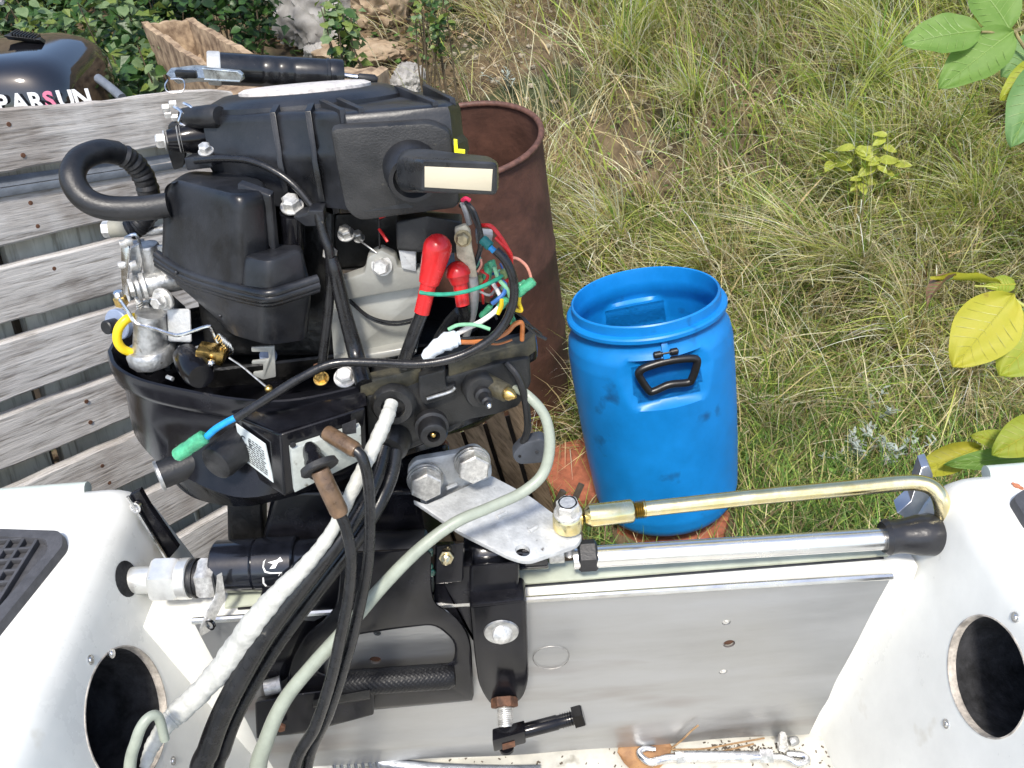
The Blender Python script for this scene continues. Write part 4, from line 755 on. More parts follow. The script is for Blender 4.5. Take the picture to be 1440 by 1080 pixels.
b = N(); slab(b, rnd([(425, 800, .575), (480, 790, .575), (486, 850, .572), (468, 872, .57), (440, 895, .57), (418, 940, .568), (400, 960, .566), (360, 966, .566), (362, 850, .572)], 8), (0, .02, 0), .004); E('clamp_arm', b, gloss)
b = N(); slab(b, rnd([(610, 800, .572), (665, 795, .572), (668, 905, .565), (650, 880, .567), (625, 862, .57), (610, 855, .572)], 6), (0, .02, 0), .003); E('clamp_arm', b, gloss)
b = N(); tube(b, [(448, 905, .566), (475, 880, .566), (560, 868, .568), (600, 862, .568)], .004, 8); E('inner_edge', b, gloss)
b = N(); poly8(b, [(660, 795, .570), (730, 790, .568), (732, 785, .61), (660, 790, .61)], [(660, 850, .562), (728, 845, .560), (732, 840, .59), (660, 845, .59)], .004); E('clamp_head', b, gloss)
b = N(); slab(b, rnd([(660, 852, .548), (736, 843, .548), (741, 850, .548), (744, 960, .546), (736, 985, .545), (712, 998, .545), (690, 994, .545), (674, 970, .546), (668, 930, .547)], [4, 6, 4, 20, 14, 20, 14, 14, 10], 5), (0, .028, 0), .004); chk = E('clamp_jaw', b, gloss)
q = G(705, 888, .547); b = N(); lathe(b, q, q+V((0, -.002, 0)), [(0, m_px(25, q)), (1, m_px(24, q))], 32); obj('clamp_washer', b, dull, chk)
b = N(); lathe(b, q+V((0, -.001, 0)), G(710, 895, .538), [(0, m_px(15, q)), (.5, m_px(15, q)), (1, m_px(9, q)), (1.15, m_px(3, q))], 20); obj('clamp_bolt', b, zinc, chk)
q = G(709, 984, .545); b = N(); ax_ = (G(711, 1020, .522)-q).normalized(); disc(b, q-ax_*.002, ax_, m_px(19, q), .010, 6, .1); obj('rusty_nut', b, rusty, chk)
b = N(); e_ = G(711, 1022, .522); lathe(b, q, e_, [(0, m_px(10, q)), (1, m_px(10, q))], 20)
for k in range(9): p = q+(e_-q)*(.3+.075*k); lathe(b, p, p+ax_*.0014, [(0, m_px(10, q)), (.5, m_px(11.8, q)), (1, m_px(10, q))], 18)
obj('screw_thread', b, zinc, chk)
th = N(); q = G(716, 1035, .515); dx = (G(800, 1012, .520)-G(716, 1035, .515)).normalized()
box(th, q, .036, .018, .022, dx, V((0, .95, -.3)).normalized(), None, .002); tb = E('tee_bar_fork', th, gloss)
b = N(); box(b, q+V((-.001, -.0095, -.002)), .014, .002, .008, dx); obj('fork_slot', b, rusty, tb)
b = N(); lathe(b, q+dx*.012+V((0, 0, .002)), G(806, 1010, .520), [(0, .0078), (.7, .0078), (.72, .0070), (1, .0070)], 24)
for k in range(5): p = G(790+k*3.4, 1014-k*1.0, .520); lathe(b, p-dx*.0006, p+dx*.0006, [(0, .0065), (.5, .0082), (1, .0065)], 20)
obj('tee_bar', b, gloss, tb)
q2 = G(808, 1009, .520); b = N(); disc(b, q2-dx*.001, dx, .0122, .011, 6, .12); obj('tee_bar_nut', b, gloss, tb); b = N(); disc(b, q+V((-.004, -.004, -.014)), (0, -.2, -1), .008, .004, 16); obj('fork_cap', b, gloss, tb)
# grease nipple and green sealant
b = N(); poly8(b, [(612, 768, .566), (652, 764, .564), (654, 760, .59), (612, 762, .59)], [(612, 822, .560), (650, 818, .558), (654, 810, .58), (612, 812, .58)], .002); E('nipple_block', b, gloss)
q = G(628, 783, .562); ax_ = V((-.05, -.9, .3)).normalized(); b = N(); disc(b, q, ax_, m_px(11, q), .003, 6); lathe(b, q, q+ax_*.012, [(0, m_px(8, q)), (.5, m_px(7, q)), (.6, m_px(4.5, q)), (.8, m_px(6, q)), (1, m_px(3, q))], 18); E('grease_nipple', b, mat('pale_brass', (.72, .62, .40), .3, 1, var=.2, vs=120))
b = N(); 
for k in range(9): q = G(602+random.uniform(-6, 7), 770+k*4.4, .560); sphere(b, q, m_px(random.uniform(5, 9), q), (1, .6, 1))
E('green_grease', b, mat('green_grease', (.004, .05, .035), .12, coat=.5, var=.5, vs=200))
# --- steering arm plate: upright flange with two bolts and a sloping arm
b = N(); slab(b, rnd([(572, 662, .640), (582, 648, .642), (640, 638, .652), (668, 628, .660), (684, 640, .663), (692, 664, .664), (690, 672, .663), (600, 712, .642), (580, 704, .640)], [8, 8, 6, 10, 10, 6, 3, 3, 5], 4), (0, .007, 0), .0012); sp = E('steering_arm', b, greyp)
za = 1.0
def PZ(x, y):
    t = ((x-580)*.235+(y-700)*.09)/60; return Z(x, y, 1.012-.036*t)
ao = rnd([(580, 703, 0), (600, 709, 0), (690, 668, 0), (745, 697, 0), (800, 738, 0), (820, 752, 0), (812, 766, 0), (742, 790, 0), (716, 783, 0), (645, 747, 0)], [3, 3, 3, 10, 6, 8, 8, 22, 22, 10], 5)
b = N(); slab(b, [PZ(x, y) for x, y, _ in ao], (0, .001, -.006), .001); a2_ = obj('arm_plate', b, greyp, sp)
hole = N(); hc = PZ(735, 774); lathe(hole, hc+V((0, 0, .02)), hc-V((0, 0, .02)), [(0, m_px(10.5, hc)), (1, m_px(10.5, hc))], 24); cut(a2_, [hole])
for px, py, Y in ((602, 672, .640), (668, 648, .652)):
    q = G(px-4, py+1, Y); ax_ = V((.12, -.95, .12)).normalized(); b = N(); disc(b, q, ax_, m_px(26, q), .003, 32); disc(b, q+ax_*.003, ax_, m_px(24, q), .0025, 32); bb = obj('washer', b, dull, sp)
    b = N(); disc(b, q+ax_*.0055, ax_, m_px(23, q), .012, 6, .12, .35); obj('hex_bolt', b, zinc, sp)
for a in ((628, 688, 642, 682), (700, 728, 712, 722), (745, 748, 755, 742)): 
    b = N(); tube(b, [PZ(a[0], a[1])+V((0, 0, .001)), PZ(a[2], a[3])+V((0, 0, .001))], .0022, 8, smooth=False); obj('weld_bead', b, greyp, sp)
# ---------------------------------------------------------------- loose cables between the engine and the boat
def to_floor(q, rr):
    p = q[-1]; q2 = [p+V((0, -.07, -.09)), V((p.x+.03, .18, ZF+.025)), V((p.x+.06, .0, ZF+.012)), V((p.x+.04, -.35, ZF+.012))]
    return q+q2, rr+[rr[-1]]*4
def loose(name, label, pts, w_, m, cat_='cable', group=None, wob=0., parts=()):
    q = [g(p) for p in pts]; rr = [m_px(k/2, p) for k, p in zip(w_ if isinstance(w_, list) else [w_]*len(q), q)]
    if pts[-1][1] > 1095: q, rr = to_floor(q, rr)
    b = N(); tube(b, q, rr, 14, 10, wob=wob); o = obj(name, b, m); tag(o, label, cat_, group); return o
loose('taped_cable', 'white tape wrapped cable bundle running from engine grommet into left locker hole', [(551, 566, .592), (543, 590, .575), (522, 635, .555), (498, 685, .535), (466, 748, .520), (432, 793, .512), (392, 834, .505), (357, 878, .500), (318, 932, .492), (283, 972, .480), (250, 1003, .470), (232, 1022, .460), (214, 1050, .45), (203, 1080, .435)], [18, 21, 21, 20, 19, 23, 29, 37, 36, 32, 32, 25, 21, 14], tape, wob=.05)
loose('battery_cable_pair', 'thick black battery cable from engine boot down past the clamp, outer one', [(540, 628, .592), (528, 670, .570), (506, 715, .545), (470, 768, .522), (424, 826, .508), (380, 884, .497), (343, 944, .486), (312, 1004, .472), (294, 1052, .46), (282, 1100, .445)], [22, 24, 24, 25, 27, 29, 30, 31, 32, 33], cablem, 'cable', 'thick black battery cables')
loose('battery_cable_pair', 'thick black battery cable from engine boot down past the clamp, inner one', [(556, 630, .594), (548, 672, .578), (526, 720, .556), (490, 774, .534), (446, 832, .520), (402, 890, .510), (366, 946, .499), (334, 1004, .485), (316, 1052, .472), (304, 1100, .458)], [22, 22, 22, 21, 20, 20, 20, 20, 20, 21], cablem, 'cable', 'thick black battery cables')
def remote(label, pb, w_b, pc, w_c):
    t = thing('remote_control_cable', label, 'cable', g(pc[0]), 'brown ended remote control cables')
    q = [g(p) for p in pb]; b = N(); rr = m_px(w_b/2, q[0]); lathe(b, q[0], q[-1], [(0, rr*.9), (.05, rr), (.9, rr), (1, rr*.85)], 24); obj('brown_end_sleeve', b, brown, t)
    q = [g(p) for p in pc]; rr = [m_px(w_c/2*k, p) for k, p in zip([1+.012*i for i in range(len(q))], q)]; q, rr = to_floor(q, rr); b = N(); tube(b, q, rr, 16, 10); obj('sheath', b, cablem, t)
remote('black control cable with brown sleeve coming out of the box bush, the lower one', [(449, 660, .519), (479, 724, .505)], 27, [(476, 718, .506), (487, 745, .502), (494, 785, .496), (490, 840, .490), (478, 900, .482), (464, 960, .472), (444, 1020, .462), (412, 1095, .445)], 16)
remote('black control cable with brown sleeve plugged in beside the square slot, the upper one', [(459, 608, .556), (502, 634, .535)], 23, [(498, 631, .537), (510, 645, .532), (518, 680, .525), (520, 740, .515), (516, 800, .506), (502, 870, .496), (486, 930, .486), (463, 1000, .472), (430, 1090, .455)], 15.5)
loose('grey_hose', 'pale grey fuel hose looping from under the right rim down across the engine', [(722, 545, .64), (742, 556, .625), (766, 585, .615), (773, 625, .605), (764, 665, .595), (735, 692, .583), (690, 713, .568), (640, 735, .552), (590, 772, .537), (540, 822, .522), (490, 880, .508), (440, 935, .496), (400, 985, .484), (375, 1040, .470), (362, 1100, .455)], [11, 14, 15, 16, 16, 16, 16, 17, 18, 19, 20, 20, 21, 23, 25], ghose, 'hose')
loose('grey_hose', 'pale grey hose end curling out of the left locker hole', [(232, 1040, .44), (222, 1008, .445), (206, 1012, .44), (192, 1040, .43), (182, 1100, .415)], [13, 14, 15, 16, 17], ghose, 'hose')
lw = thing('loose_lead', 'black lead lying over the engine rim with blue core and green connector', 'cable', G(400, 545, .59))
b = N(); tube(b, [(697, 352, .614), (712, 368, .610), (722, 395, .606), (721, 428, .602), (706, 460, .598), (680, 484, .594), (640, 503, .590), (590, 512, .587), (530, 510, .585), (470, 511, .583), (425, 530, .578), (380, 558, .572), (332, 588, .566)], m_px(6.4, G(500, 510, .585)), 14); obj('sheath', b, cablem, lw)
b = N(); tube(b, [(338, 584, .567), (318, 594, .565), (302, 604, .564), (286, 619, .563)], m_px(5, G(300, 600, .565)), 10); obj('blue_core', b, wsky, lw)
A_, C_ = G(289, 613, .563), G(248, 641, .561); b = N(); r0 = m_px(11, A_); lathe(b, A_, C_, [(0, r0*.6), (.06, r0*.95), (.4, r0), (.55, r0*.9), (.65, r0), (.95, r0*.95), (1, r0*.75)], 18); obj('green_connector', b, conn, lw)
# ---------------------------------------------------------------- tools and litter on the splash well floor
def FZ(px, py, h=.0): return Z(px, py, ZF+h)
ta = thing('turnbuckle', 'bright steel rigging turnbuckle with open hook lying below the transom plate', 'turnbuckle', FZ(980, 1062))
h = .007
b = N(); lathe(b, FZ(962, 1064, h), FZ(1070, 1064, h), [(0, .0062), (.05, .0066), (.95, .0066), (1, .0062)], 20); obj('body', b, chrome, ta)
b = N(); lathe(b, FZ(950, 1066, h), FZ(962, 1064, h), [(0, .0075), (1, .0075)], 6); obj('end_nut', b, chrome, ta)
b = N(); lathe(b, FZ(1068, 1063, h), FZ(1086, 1063, h), [(0, .0085), (1, .0085)], 6); obj('end_nut', b, chrome, ta)
b = N(); tube(b, [FZ(955, 1066, h), FZ(940, 1066, h), FZ(915, 1072, h), FZ(903, 1066, h), FZ(899, 1058, h), FZ(908, 1053, h), FZ(922, 1054, h)], [.005, .005, .0048, .0046, .0044, .004, .003], 12); obj('hook', b, chrome, ta)
b = N(); tube(b, [FZ(1080, 1064, h), FZ(1105, 1066, h), FZ(1122, 1074, h), FZ(1135, 1070, h), FZ(1128, 1062, h), FZ(1106, 1060, h)], .0042, 12); obj('eye', b, chrome, ta)
sh = thing('shackle', 'dull grey shackle with upright pin beside the turnbuckle end', 'shackle', FZ(1105, 1045))
b = N(); slab(b, rnd([FZ(1072, 1048, .012), FZ(1088, 1036, .012), FZ(1112, 1034, .012), FZ(1130, 1046, .012), FZ(1134, 1056, .012), FZ(1108, 1060, .012), FZ(1080, 1054, .012)], .004), (0, 0, -.008), .001); obj('bow', b, dull, sh)
q = FZ(1101, 1052, .012); b = N(); lathe(b, q, q+V((-.002, .004, .024)), [(0, .0065), (.3, .0065), (.3, .005), (.9, .005), (1, .0035)], 6); obj('pin', b, zinc, sh)
b = N(); lathe(b, FZ(1110, 1044, .018), FZ(1122, 1040, .018), [(0, .004), (.2, .0055), (.8, .0055), (1, .004)], 14); obj('pin_nut', b, dull, sh)
wr = thing('ratchet_spanner', 'grey steel ratchet spanner with ribbed head lying under the clamp', 'spanner', FZ(520, 1070))
b = N(); slab(b, rnd([FZ(448, 1088, .014), FZ(470, 1062, .014), (FZ(505, 1052, .014)), FZ(532, 1062, .014), FZ(540, 1074, .014), FZ(530, 1095, .014), FZ(470, 1100, .014)], .012, 5), (0, 0, -.012), .003); obj('head', b, mat('grey_tool_steel', (.30, .32, .35), .35, .9, var=.25, vs=80, bump=.2, bs=200), wr)
for k in range(7):
    b = N(); tube(b, [FZ(466+k*10, 1066-k*.6, .0148), FZ(470+k*10, 1078-k*.6, .0152), FZ(474+k*10, 1092, .0148)], .0022, 8, 4); obj('rib', b, MATS['grey_tool_steel'], wr)
b = N(); tube(b, [FZ(528, 1070, .008), FZ(560, 1076, .008), FZ(620, 1081, .008), FZ(700, 1084, .008), FZ(760, 1084, .008)], [.010, .0075, .0065, .0065, .007], 16); obj('handle', b, MATS['grey_tool_steel'], wr)
# dry leaf and litter
def leafmesh(L, Wd, nu=10, nv=3, bend=.15, fold=.25, tip=1.0, cup=0., curl=0.):
    """blade along +X, midrib at y=0; returns verts, faces"""
    vs, fs = [], []
    for i in range(nu+1):
        u = i/nu; wdt = Wd*.5*(math.sin(math.pi*min(1, u**.85))**.75)*(1 if u < .98 else .3)
        for j in range(-nv, nv+1):
            v = j/nv; th = curl*u*u
            x = L*u if not curl else L*math.sin(th*1.0)/(curl) * (1 if abs(curl) > 1e-4 else 1)
            zz = -bend*L*u*u+abs(v)*wdt*fold+.012*L*math.sin(u*19)*abs(v)+.02*L*math.sin(v*5+u*4)
            vs.append((L*u, v*wdt, zz))
    m = 2*nv+1
    for i in range(nu):
        for j in range(m-1): fs.append((i*m+j, i*m+j+1, (i+1)*m+j+1, (i+1)*m+j))
    return vs, fs
def place(vs, fs, name, p, ex, n, m, parent=None, th=.0004):
    ex = Vector(ex).normalized(); n = Vector(n); n = (n-ex*n.dot(ex)).normalized(); ey = n.cross(ex)
    b = N(); bv = [b.verts.new(Vector(p)+ex*v[0]+ey*v[1]+n*v[2]) for v in vs]
    for f in fs: b.faces.new([bv[i] for i in f])
    return obj(name, b, m, parent, ang=60)
dryl = mat('dry_orange_leaf', (.36, .20, .085), .7, col2=(.22, .115, .055), vs=50, bump=.5, bs=120, speck=((.16, .09, .07), 45, .62))
pa, pb = FZ(868, 1058, .004), FZ(946, 1050, .006)
vs_, fs_ = leafmesh((pb-pa).length, .058, 12, 4, .03, .12)
tag(place(vs_, fs_, 'dry_leaf', pa, pb-pa, (0, -.25, 1), dryl), 'curled dry orange leaf lying under the turnbuckle hook', 'leaf')
tw = mat('twig_bark', (.22, .13, .06), .8, col2=(.36, .24, .13), vs=90, bump=.4, bs=200)
for (pts, lbl) in (([(946, 1051), (960, 1040), (972, 1028), (982, 1020)], 'thin yellowish leaf stalk leaning against the transom plate'), ([(945, 1054), (990, 1053), (1030, 1046), (1075, 1038)], 'longest brown twig lying behind the turnbuckle'), ([(960, 1058), (1000, 1059), (1040, 1051), (1060, 1046)], 'short brown twig between turnbuckle and longest twig')):
    b = N(); tube(b, [FZ(x, y, .003) if 'stalk' not in lbl else G(x, y, .565-.000*i) for i, (x, y) in enumerate(pts)], .0012, 6, 5); tag(obj('twig', b, tw), lbl, 'twig')
b = N(); rr_ = random.Random(2)
for k in range(260):
    px = rr_.gauss(1045, 34) if k < 190 else rr_.uniform(620, 1180); py = rr_.gauss(1056, 6) if k < 190 else rr_.uniform(1044, 1079)
    q = FZ(px, py, .0006); s_ = rr_.uniform(.0006, .0018); b3 = rr_.random()*6.28
    box(b, q, s_*2.2, s_, s_*.7, V((math.cos(b3), math.sin(b3), 0)), V((-math.sin(b3), math.cos(b3), 0)))
o = obj('debris_crumbs', b, mat('dark_crumbs', (.10, .08, .06), .9, var=.5, vs=300)); o['kind'] = 'stuff'

# ---------------------------------------------------------------- blue plastic drum
B0 = Z(938, 703, .045); TT = None
best = None
for k in range(400):
    p = CAM+ray(906, 414)*(1.5+k*.002); e = abs((p-B0).length-.575)
    if p.z > .3 and (best is None or e < best[0]): best = (e, p)
BT = best[1]; ax_ = (BT-B0).normalized()
bd = thing('plastic_drum', 'open blue plastic drum with black side handle standing on terracotta tiles', 'plastic drum', B0)
HB = (BT-B0).length; RB = m_px(106, BT)
def bl(prof, seg=72):
    b = N(); lathe(b, B0, BT, [(t, RB*r) for t, r in prof], seg, False); return b
_, ub, vb = frame(ax_)
prof = [(.0, 0.01), (.0, .80), (.006, .86), (.02, .94), (.05, 1.0), (.10, 1.045), (.3, 1.085), (.5, 1.105), (.70, 1.115), (.80, 1.112), (.852, 1.085), (.885, 1.02), (.900, .99), (.928, .985), (.931, 1.045), (.938, 1.064), (.951, 1.064), (.957, 1.045), (.960, .992), (.995, .986), (1.0, .972), (.998, .952), (.985, .945), (.93, .93), (.90, .95), (.85, 1.02), (.75, 1.07), (.4, 1.06), (.05, .97), (.02, .9), (.02, .01)]
NS = 144; handle_dir = None
hq = CAM+ray(934, 528)*1.0
# direction of the handle seen from the axis
hp_ = CAM+ray(936, 528)*(dep(B0+ax_*HB*.7)-RB*.9); hd_ = (hp_-(B0+ax_*HB*.7)); hd_ = (hd_-ax_*hd_.dot(ax_)).normalized(); hs_ = ax_.cross(hd_)
b = N(); loops = []
fine = []
for (t0, r0), (t1, r1) in zip(prof[:-1], prof[1:]):
    k = max(1, int(abs(t1-t0)/.012)); fine += [(t0+(t1-t0)*i/k, r0+(r1-r0)*i/k) for i in range(k)]
fine.append(prof[-1])
for i_, (t, r) in enumerate(fine):
    row = []
    outer = i_ < len(fine)*.55
    for k in range(NS):
        a = 2*math.pi*k/NS; d_ = math.cos(a); s_ = math.sin(a); rr = RB*r
        if .6 < t < .89:                                             # moulded recess behind each handle, flat and tapering
            for sg in (1, -1):
                dd = d_*sg
                if dd > 0:
                    lat = s_*rr/RB; tv = (t-.765)/.09
                    wd = .62+.18*tv
                    m_ = max(abs(lat)/wd, abs(tv))
                    if m_ < 1.12:
                        f_ = min(1, max(0, (1.12-m_)/.16)); tgt = RB*(.93+.10*max(0, (.80-t)/.2))
                        tgt = max(tgt, RB*.80)
                        new = min(rr, tgt/max(dd, .3)); rr = rr+(new-rr)*f_*(1 if r > 1.0 or True else 0)
        row.append(B0+ax_*HB*t+(hd_*d_+hs_*s_)*rr)
    loops.append(row)
loft(b, loops, True, True); obj('shell', b, blue, bd, ang=30)
def handle(sg):
    d_ = hd_*sg; s_ = hs_*sg; c0 = B0+ax_*HB*.765+d_*RB*1.03
    k_ = RB/101
    def hpt(x, y, dz=0): return c0+s_*x*k_+ax_*y*k_*1.0+d_*dz*k_
    sh_ = [(-37, 20), (-31, 27), (0, 31), (32, 28), (38, 21), (30, 0), (24, -5), (0, -3), (-20, -8), (-27, -5)]
    b = N(); tube(b, [hpt(x, y, 3) for x, y in sh_+[sh_[0], sh_[1]]], 5.2*k_, 10, 5); h_ = obj('handle', b, mat('handle_black', (.012, .012, .013), .35, bump=.1, bs=200), bd)
    b = N(); lathe(b, hpt(-16, 42, 2), hpt(16, 42, 2), [(0, 2.5*k_), (.05, 4.5*k_), (.3, 4.5*k_), (.32, 2.5*k_), (.68, 2.5*k_), (.7, 4.5*k_), (.95, 4.5*k_), (1, 2.5*k_)], 14); b2_ = obj('pivot_pin', b, MATS['handle_black'], h_)
    b = N(); slab(b, [hpt(-4, 58, -3), hpt(4, 58, -3), hpt(4, 36, 7), hpt(-4, 36, 7)], -d_*.006, .001); obj('strap', b, blue, h_)
handle(1); handle(-1)
def tile(pts, zt, th_, label):
    b = N(); slab(b, [Z(x, y, zt) for x, y in pts], (0, 0, -th_), .004); tag(obj('terracotta_tile', b, terra), label, 'tile', 'terracotta tiles on the ground')
tile([(766, 630), (822, 614), (905, 640), (850, 700), (800, 706), (766, 674)], .045, .06, 'orange terracotta tile sticking out left of the blue drum')
tile([(868, 738), (915, 705), (1005, 698), (1027, 722), (1018, 750), (950, 768)], .028, .035, 'dark reddish tile under the foot of the blue drum')

# ---------------------------------------------------------------- rusty steel drum
D0 = Z(722, 574, .0); best = None
for k in range(600):
    p = CAM+ray(652, 197)*(1.6+k*.002); e = abs((p-D0).length-.90)
    if p.z > .4 and (best is None or e < best[0]): best = (e, p)
DT = best[1]; RD = m_px(110, DT)
rd = thing('rusty_drum', 'tall open rusty brown steel drum standing behind the engine', 'steel drum', D0)
b = N(); lathe(b, D0, DT, [(0, .01), (0, RD*1.0), (.02, RD*1.01), (.33, RD*1.01), (.345, RD*1.025), (.36, RD*1.01), (.64, RD*1.005), (.655, RD*1.02), (.67, RD*1.005), (.985, RD), (1, RD), (1, RD*.985), (.02, RD*.985), (.02, .01)], 80, True); obj('shell', b, rust, rd)
b = N(); _, u_, v_ = frame(DT-D0); tube(b, [DT+(u_*math.cos(a)+v_*math.sin(a))*RD*1.0 for a in (2*math.pi*k/48 for k in range(49))], .0075, 10, 2); obj('rolled_rim', b, mat('rim_rust', (.11, .05, .035), .6, var=.4, vs=60, bump=.3), rd)

# ---------------------------------------------------------------- slatted pallet leaning on a table
d1 = (R*.73+U*.46+F*1.0).normalized(); d2 = (R*-.05+U*.99-F*.42); d2 = (d2-d1*d2.dot(d1)).normalized(); pn = d1.cross(d2)
if pn.dot(F) > 0: pn = -pn                                           # towards the camera
PO = D(60, 300, 1.25)
def PP(px, py, off=0.): r = ray(px, py); t = (PO+pn*off-CAM).dot(pn)/r.dot(pn); return CAM+r*t
def ab(p): return ((p-PO).dot(d1), (p-PO).dot(d2))
palew = grain('pale_backing_boards', d2, (.54, .53, .44), (.64, .62, .53), (.3, .27, .22), 3., 30., .4)
pal = thing('wooden_pallet', 'weathered grey slatted wooden pallet leaning behind the engine on the left', 'pallet', V((-.5, 1.15, 0)))
rows = [((-60, 158), (-60, 252), (327, 120), (310, 208)), ((-60, 281), (-60, 360), None, None), ((-60, 390), (-60, 476), None, None), ((-60, 500), (-60, 587), None, None), ((-60, 612), (-60, 690), None, None), ((-60, 722), (-60, 800), None, None), ((-60, 832), (-60, 905), None, None), ((-60, 935), (-60, 1010), None, None)]
rr_ = random.Random(5)
def plank(name, a0, a1, b0, b1, off, th_, m, parent, n=26, taper=0., broken=False):
    """one board with uneven edges along d1"""
    bm = N(); loops = []
    for k in range(n+1):
        t = k/n; a = a0+(a1-a0)*t; j = lambda s: rr_.uniform(-s, s)
        lo, hi = b0+j(.0012)+.0015*math.sin(k*.7+b0*90), b1+j(.0012)+.0015*math.sin(k*.5+b1*70)
        if broken and t > .93: lo += (t-.93)*.22; hi -= (t-.93)*.10
        w_ = .003
        P_ = lambda x, y, z: PO+d1*x+d2*y+pn*(off+z)
        loops.append([P_(a, lo+w_, 0), P_(a, lo, -w_), P_(a, lo, -th_), P_(a, hi, -th_), P_(a, hi, -w_), P_(a, hi-w_, 0), P_(a, (lo*1+hi*2)/3, .0006+j(.0008)), P_(a, (lo*2+hi)/3, .0006+j(.0008))])
    loft(bm, loops); return obj(name, bm, m, parent, ang=14)
wood = grain('weathered_grey_wood', d1, (.45, .425, .395), (.62, .59, .55), (.22, .20, .18))
for i, (tl_, bl_, tr, br) in enumerate(rows):
    a0, b1 = ab(PP(*tl_)); _, b0 = ab(PP(*bl_))
    a1 = a0+.95
    if i == 0: a1 = ab(PP(326, 128))[0]; _, bt = ab(PP(326, 121)); b1 = bt+.0
    sl_ = plank('slat', a0-.1, a1, b0, b1, rr_.uniform(-.003, .003), .019, wood, pal, broken=(i == 0))
    nb = N()
    for an in (.10, .56):
        for fb in (.28, .72):
            c_n = PO+d1*(ab(PP(50, 465))[0]+an-.06+rr_.uniform(-.01, .01))+d2*(b0+(b1-b0)*(fb+rr_.uniform(-.06, .06)))
            disc(nb, c_n+pn*.0005, pn, .0034, .0016, 10)
    nl = obj('nail_heads', nb, rusty, sl_); nl['kind'] = 'stuff'
a0 = ab(PP(-60, 400))[0]; btop = ab(PP(60, 170))[1]; blow = ab(PP(60, 1010))[1]
def post(a, wdt, off, th_, b0, b1, name, m):
    bm = N(); P_ = lambda x, y, z: PO+d1*x+d2*y+pn*z; slab(bm, [P_(a-wdt/2, b0, off), P_(a+wdt/2, b0, off), P_(a+wdt/2, b1, off), P_(a-wdt/2, b1, off)], -pn*th_, .002); return obj(name, bm, m, pal)
# pale boards behind the slats with dark gaps between, seen through the openings
x = a0-.18; seams = [ab(PP(21, 365))[0], ab(PP(105, 664))[0]]
sm = (seams[0]+seams[1])/2; k = -3
edges = [sm-.34, sm-.008-.0, sm+.21, sm+.43, sm+.66]
for e0, e1 in zip([sm-.16, sm+.010, sm+.225, sm+.445, sm+.66], [sm-.010, sm+.215, sm+.435, sm+.65, sm+.86]):
    post((e0+e1)/2, e1-e0, -.042, .018, blow, btop-.02, 'backing_board', palew)
for a in (sm-.02, sm+.44, sm+.80): post(a, .035, -.050, .052, blow-.25, btop-.01, 'bearer', oldwood)
# steel channel between the two top slats
pA, pB = ab(PP(-60, 272)), ab(PP(232, 232))
bm = N(); P_ = lambda x, y, z: PO+d1*x+d2*y+pn*z
slab(bm, [P_(pA[0]-.1, pA[1]-.012, .006), P_(pB[0]+.05, pB[1]-.008, .006), P_(pB[0]+.05, pB[1]+.002, .006), P_(pA[0]-.1, pA[1], .006)], -pn*.02, .001)
slab(bm, [P_(pA[0]-.1, pA[1]+.001, .0), P_(pB[0]+.05, pB[1]+.003, .0), P_(pB[0]+.05, pB[1]+.012, -.02), P_(pA[0]-.1, pA[1]+.014, -.02)], -pn*.004, .0005)
tag(obj('steel_channel', bm, mat('blue_grey_painted_steel', (.17, .185, .205), .45, .3, var=.2, vs=40, bump=.2, bs=200)), 'long blue grey steel channel lying between the two top slats', 'steel bar')
tbl = thing('work_table', 'old brown wooden bench behind the leaning pallet', 'bench', V((-.55, 1.95, 0)))
for k in range(4):
    b = N(); box(b, V((-.86, 1.62+k*.17, .945)), 1.2, .16, .035, bev=.004); obj('board', b, oldwood, tbl)
for sx in (-1.40, -.32):
    for sy in (1.6, 2.1): b = N(); box(b, V((sx, sy, .47)), .07, .07, .94, bev=.004); obj('leg', b, oldwood, tbl)

# ---------------------------------------------------------------- rotten trough, beam, grease gun
tr = thing('wooden_trough', 'open rotten wooden trough with crumbling edges on the bench', 'trough', V((-.6, 1.85, .97)))
zt = 1.165
ta_, tb_, tc2, td_ = Z(199, 33, zt+.02), Z(272, 26, zt+.02), Z(362, 78, zt), Z(284, 93, zt)
cbot = (ta_+tb_+tc2+td_)/4
def low(p): return V((cbot.x+(p.x-cbot.x)*.80, cbot.y+(p.y-cbot.y)*.80, .975))
def wob_(k, s): return s*(math.sin(k*.9+s*900)+.6*math.sin(k*2.3+1)+.3*math.sin(k*4.1))
def board(p, q, nseg=22, th_=.016, name='side_board', jag=.004):
    bm = N(); loops = []
    inw = (cbot-(p+q)/2); inw.z = 0; inw.normalize()
    for k in range(nseg+1):
        t = k/nseg; top = p*(1-t)+q*t; bot = low(p)*(1-t)+low(q)*t; j = wob_(k*.6, jag*.4); top = top+V((0, 0, j)); w_ = th_
        mid = (top+bot)/2
        loops.append([top, mid, bot, bot+inw*w_, mid+inw*w_, top+inw*w_])
    loft(bm, loops); return obj(name, bm, rotten, tr, ang=60)
board(ta_, td_, 26, .014, 'end_board', .006); board(ta_, tb_); board(tb_, tc2, 30); board(td_, tc2, 30)
bm = N(); 
gr = [[ta_*(1-u)*(1-v)+tb_*(1-u)*v+td_*u*(1-v)+tc2*u*v for v in np.linspace(.05, .95, 14)] for u in np.linspace(.05, .95, 18)]
vv = [[bm.verts.new(V((cbot.x+(p.x-cbot.x)*.92, cbot.y+(p.y-cbot.y)*.92, 1.10+.02*math.sin(i*1.3)*math.cos(j*1.1)+rr_.uniform(-.006, .006)+.025*i/18))) for j, p in enumerate(row)] for i, row in enumerate(gr)]
for i in range(17):
    for j in range(13): bm.faces.new((vv[i][j], vv[i+1][j], vv[i+1][j+1], vv[i][j+1]))
obj('crumbled_wood', bm, rotten, tr)
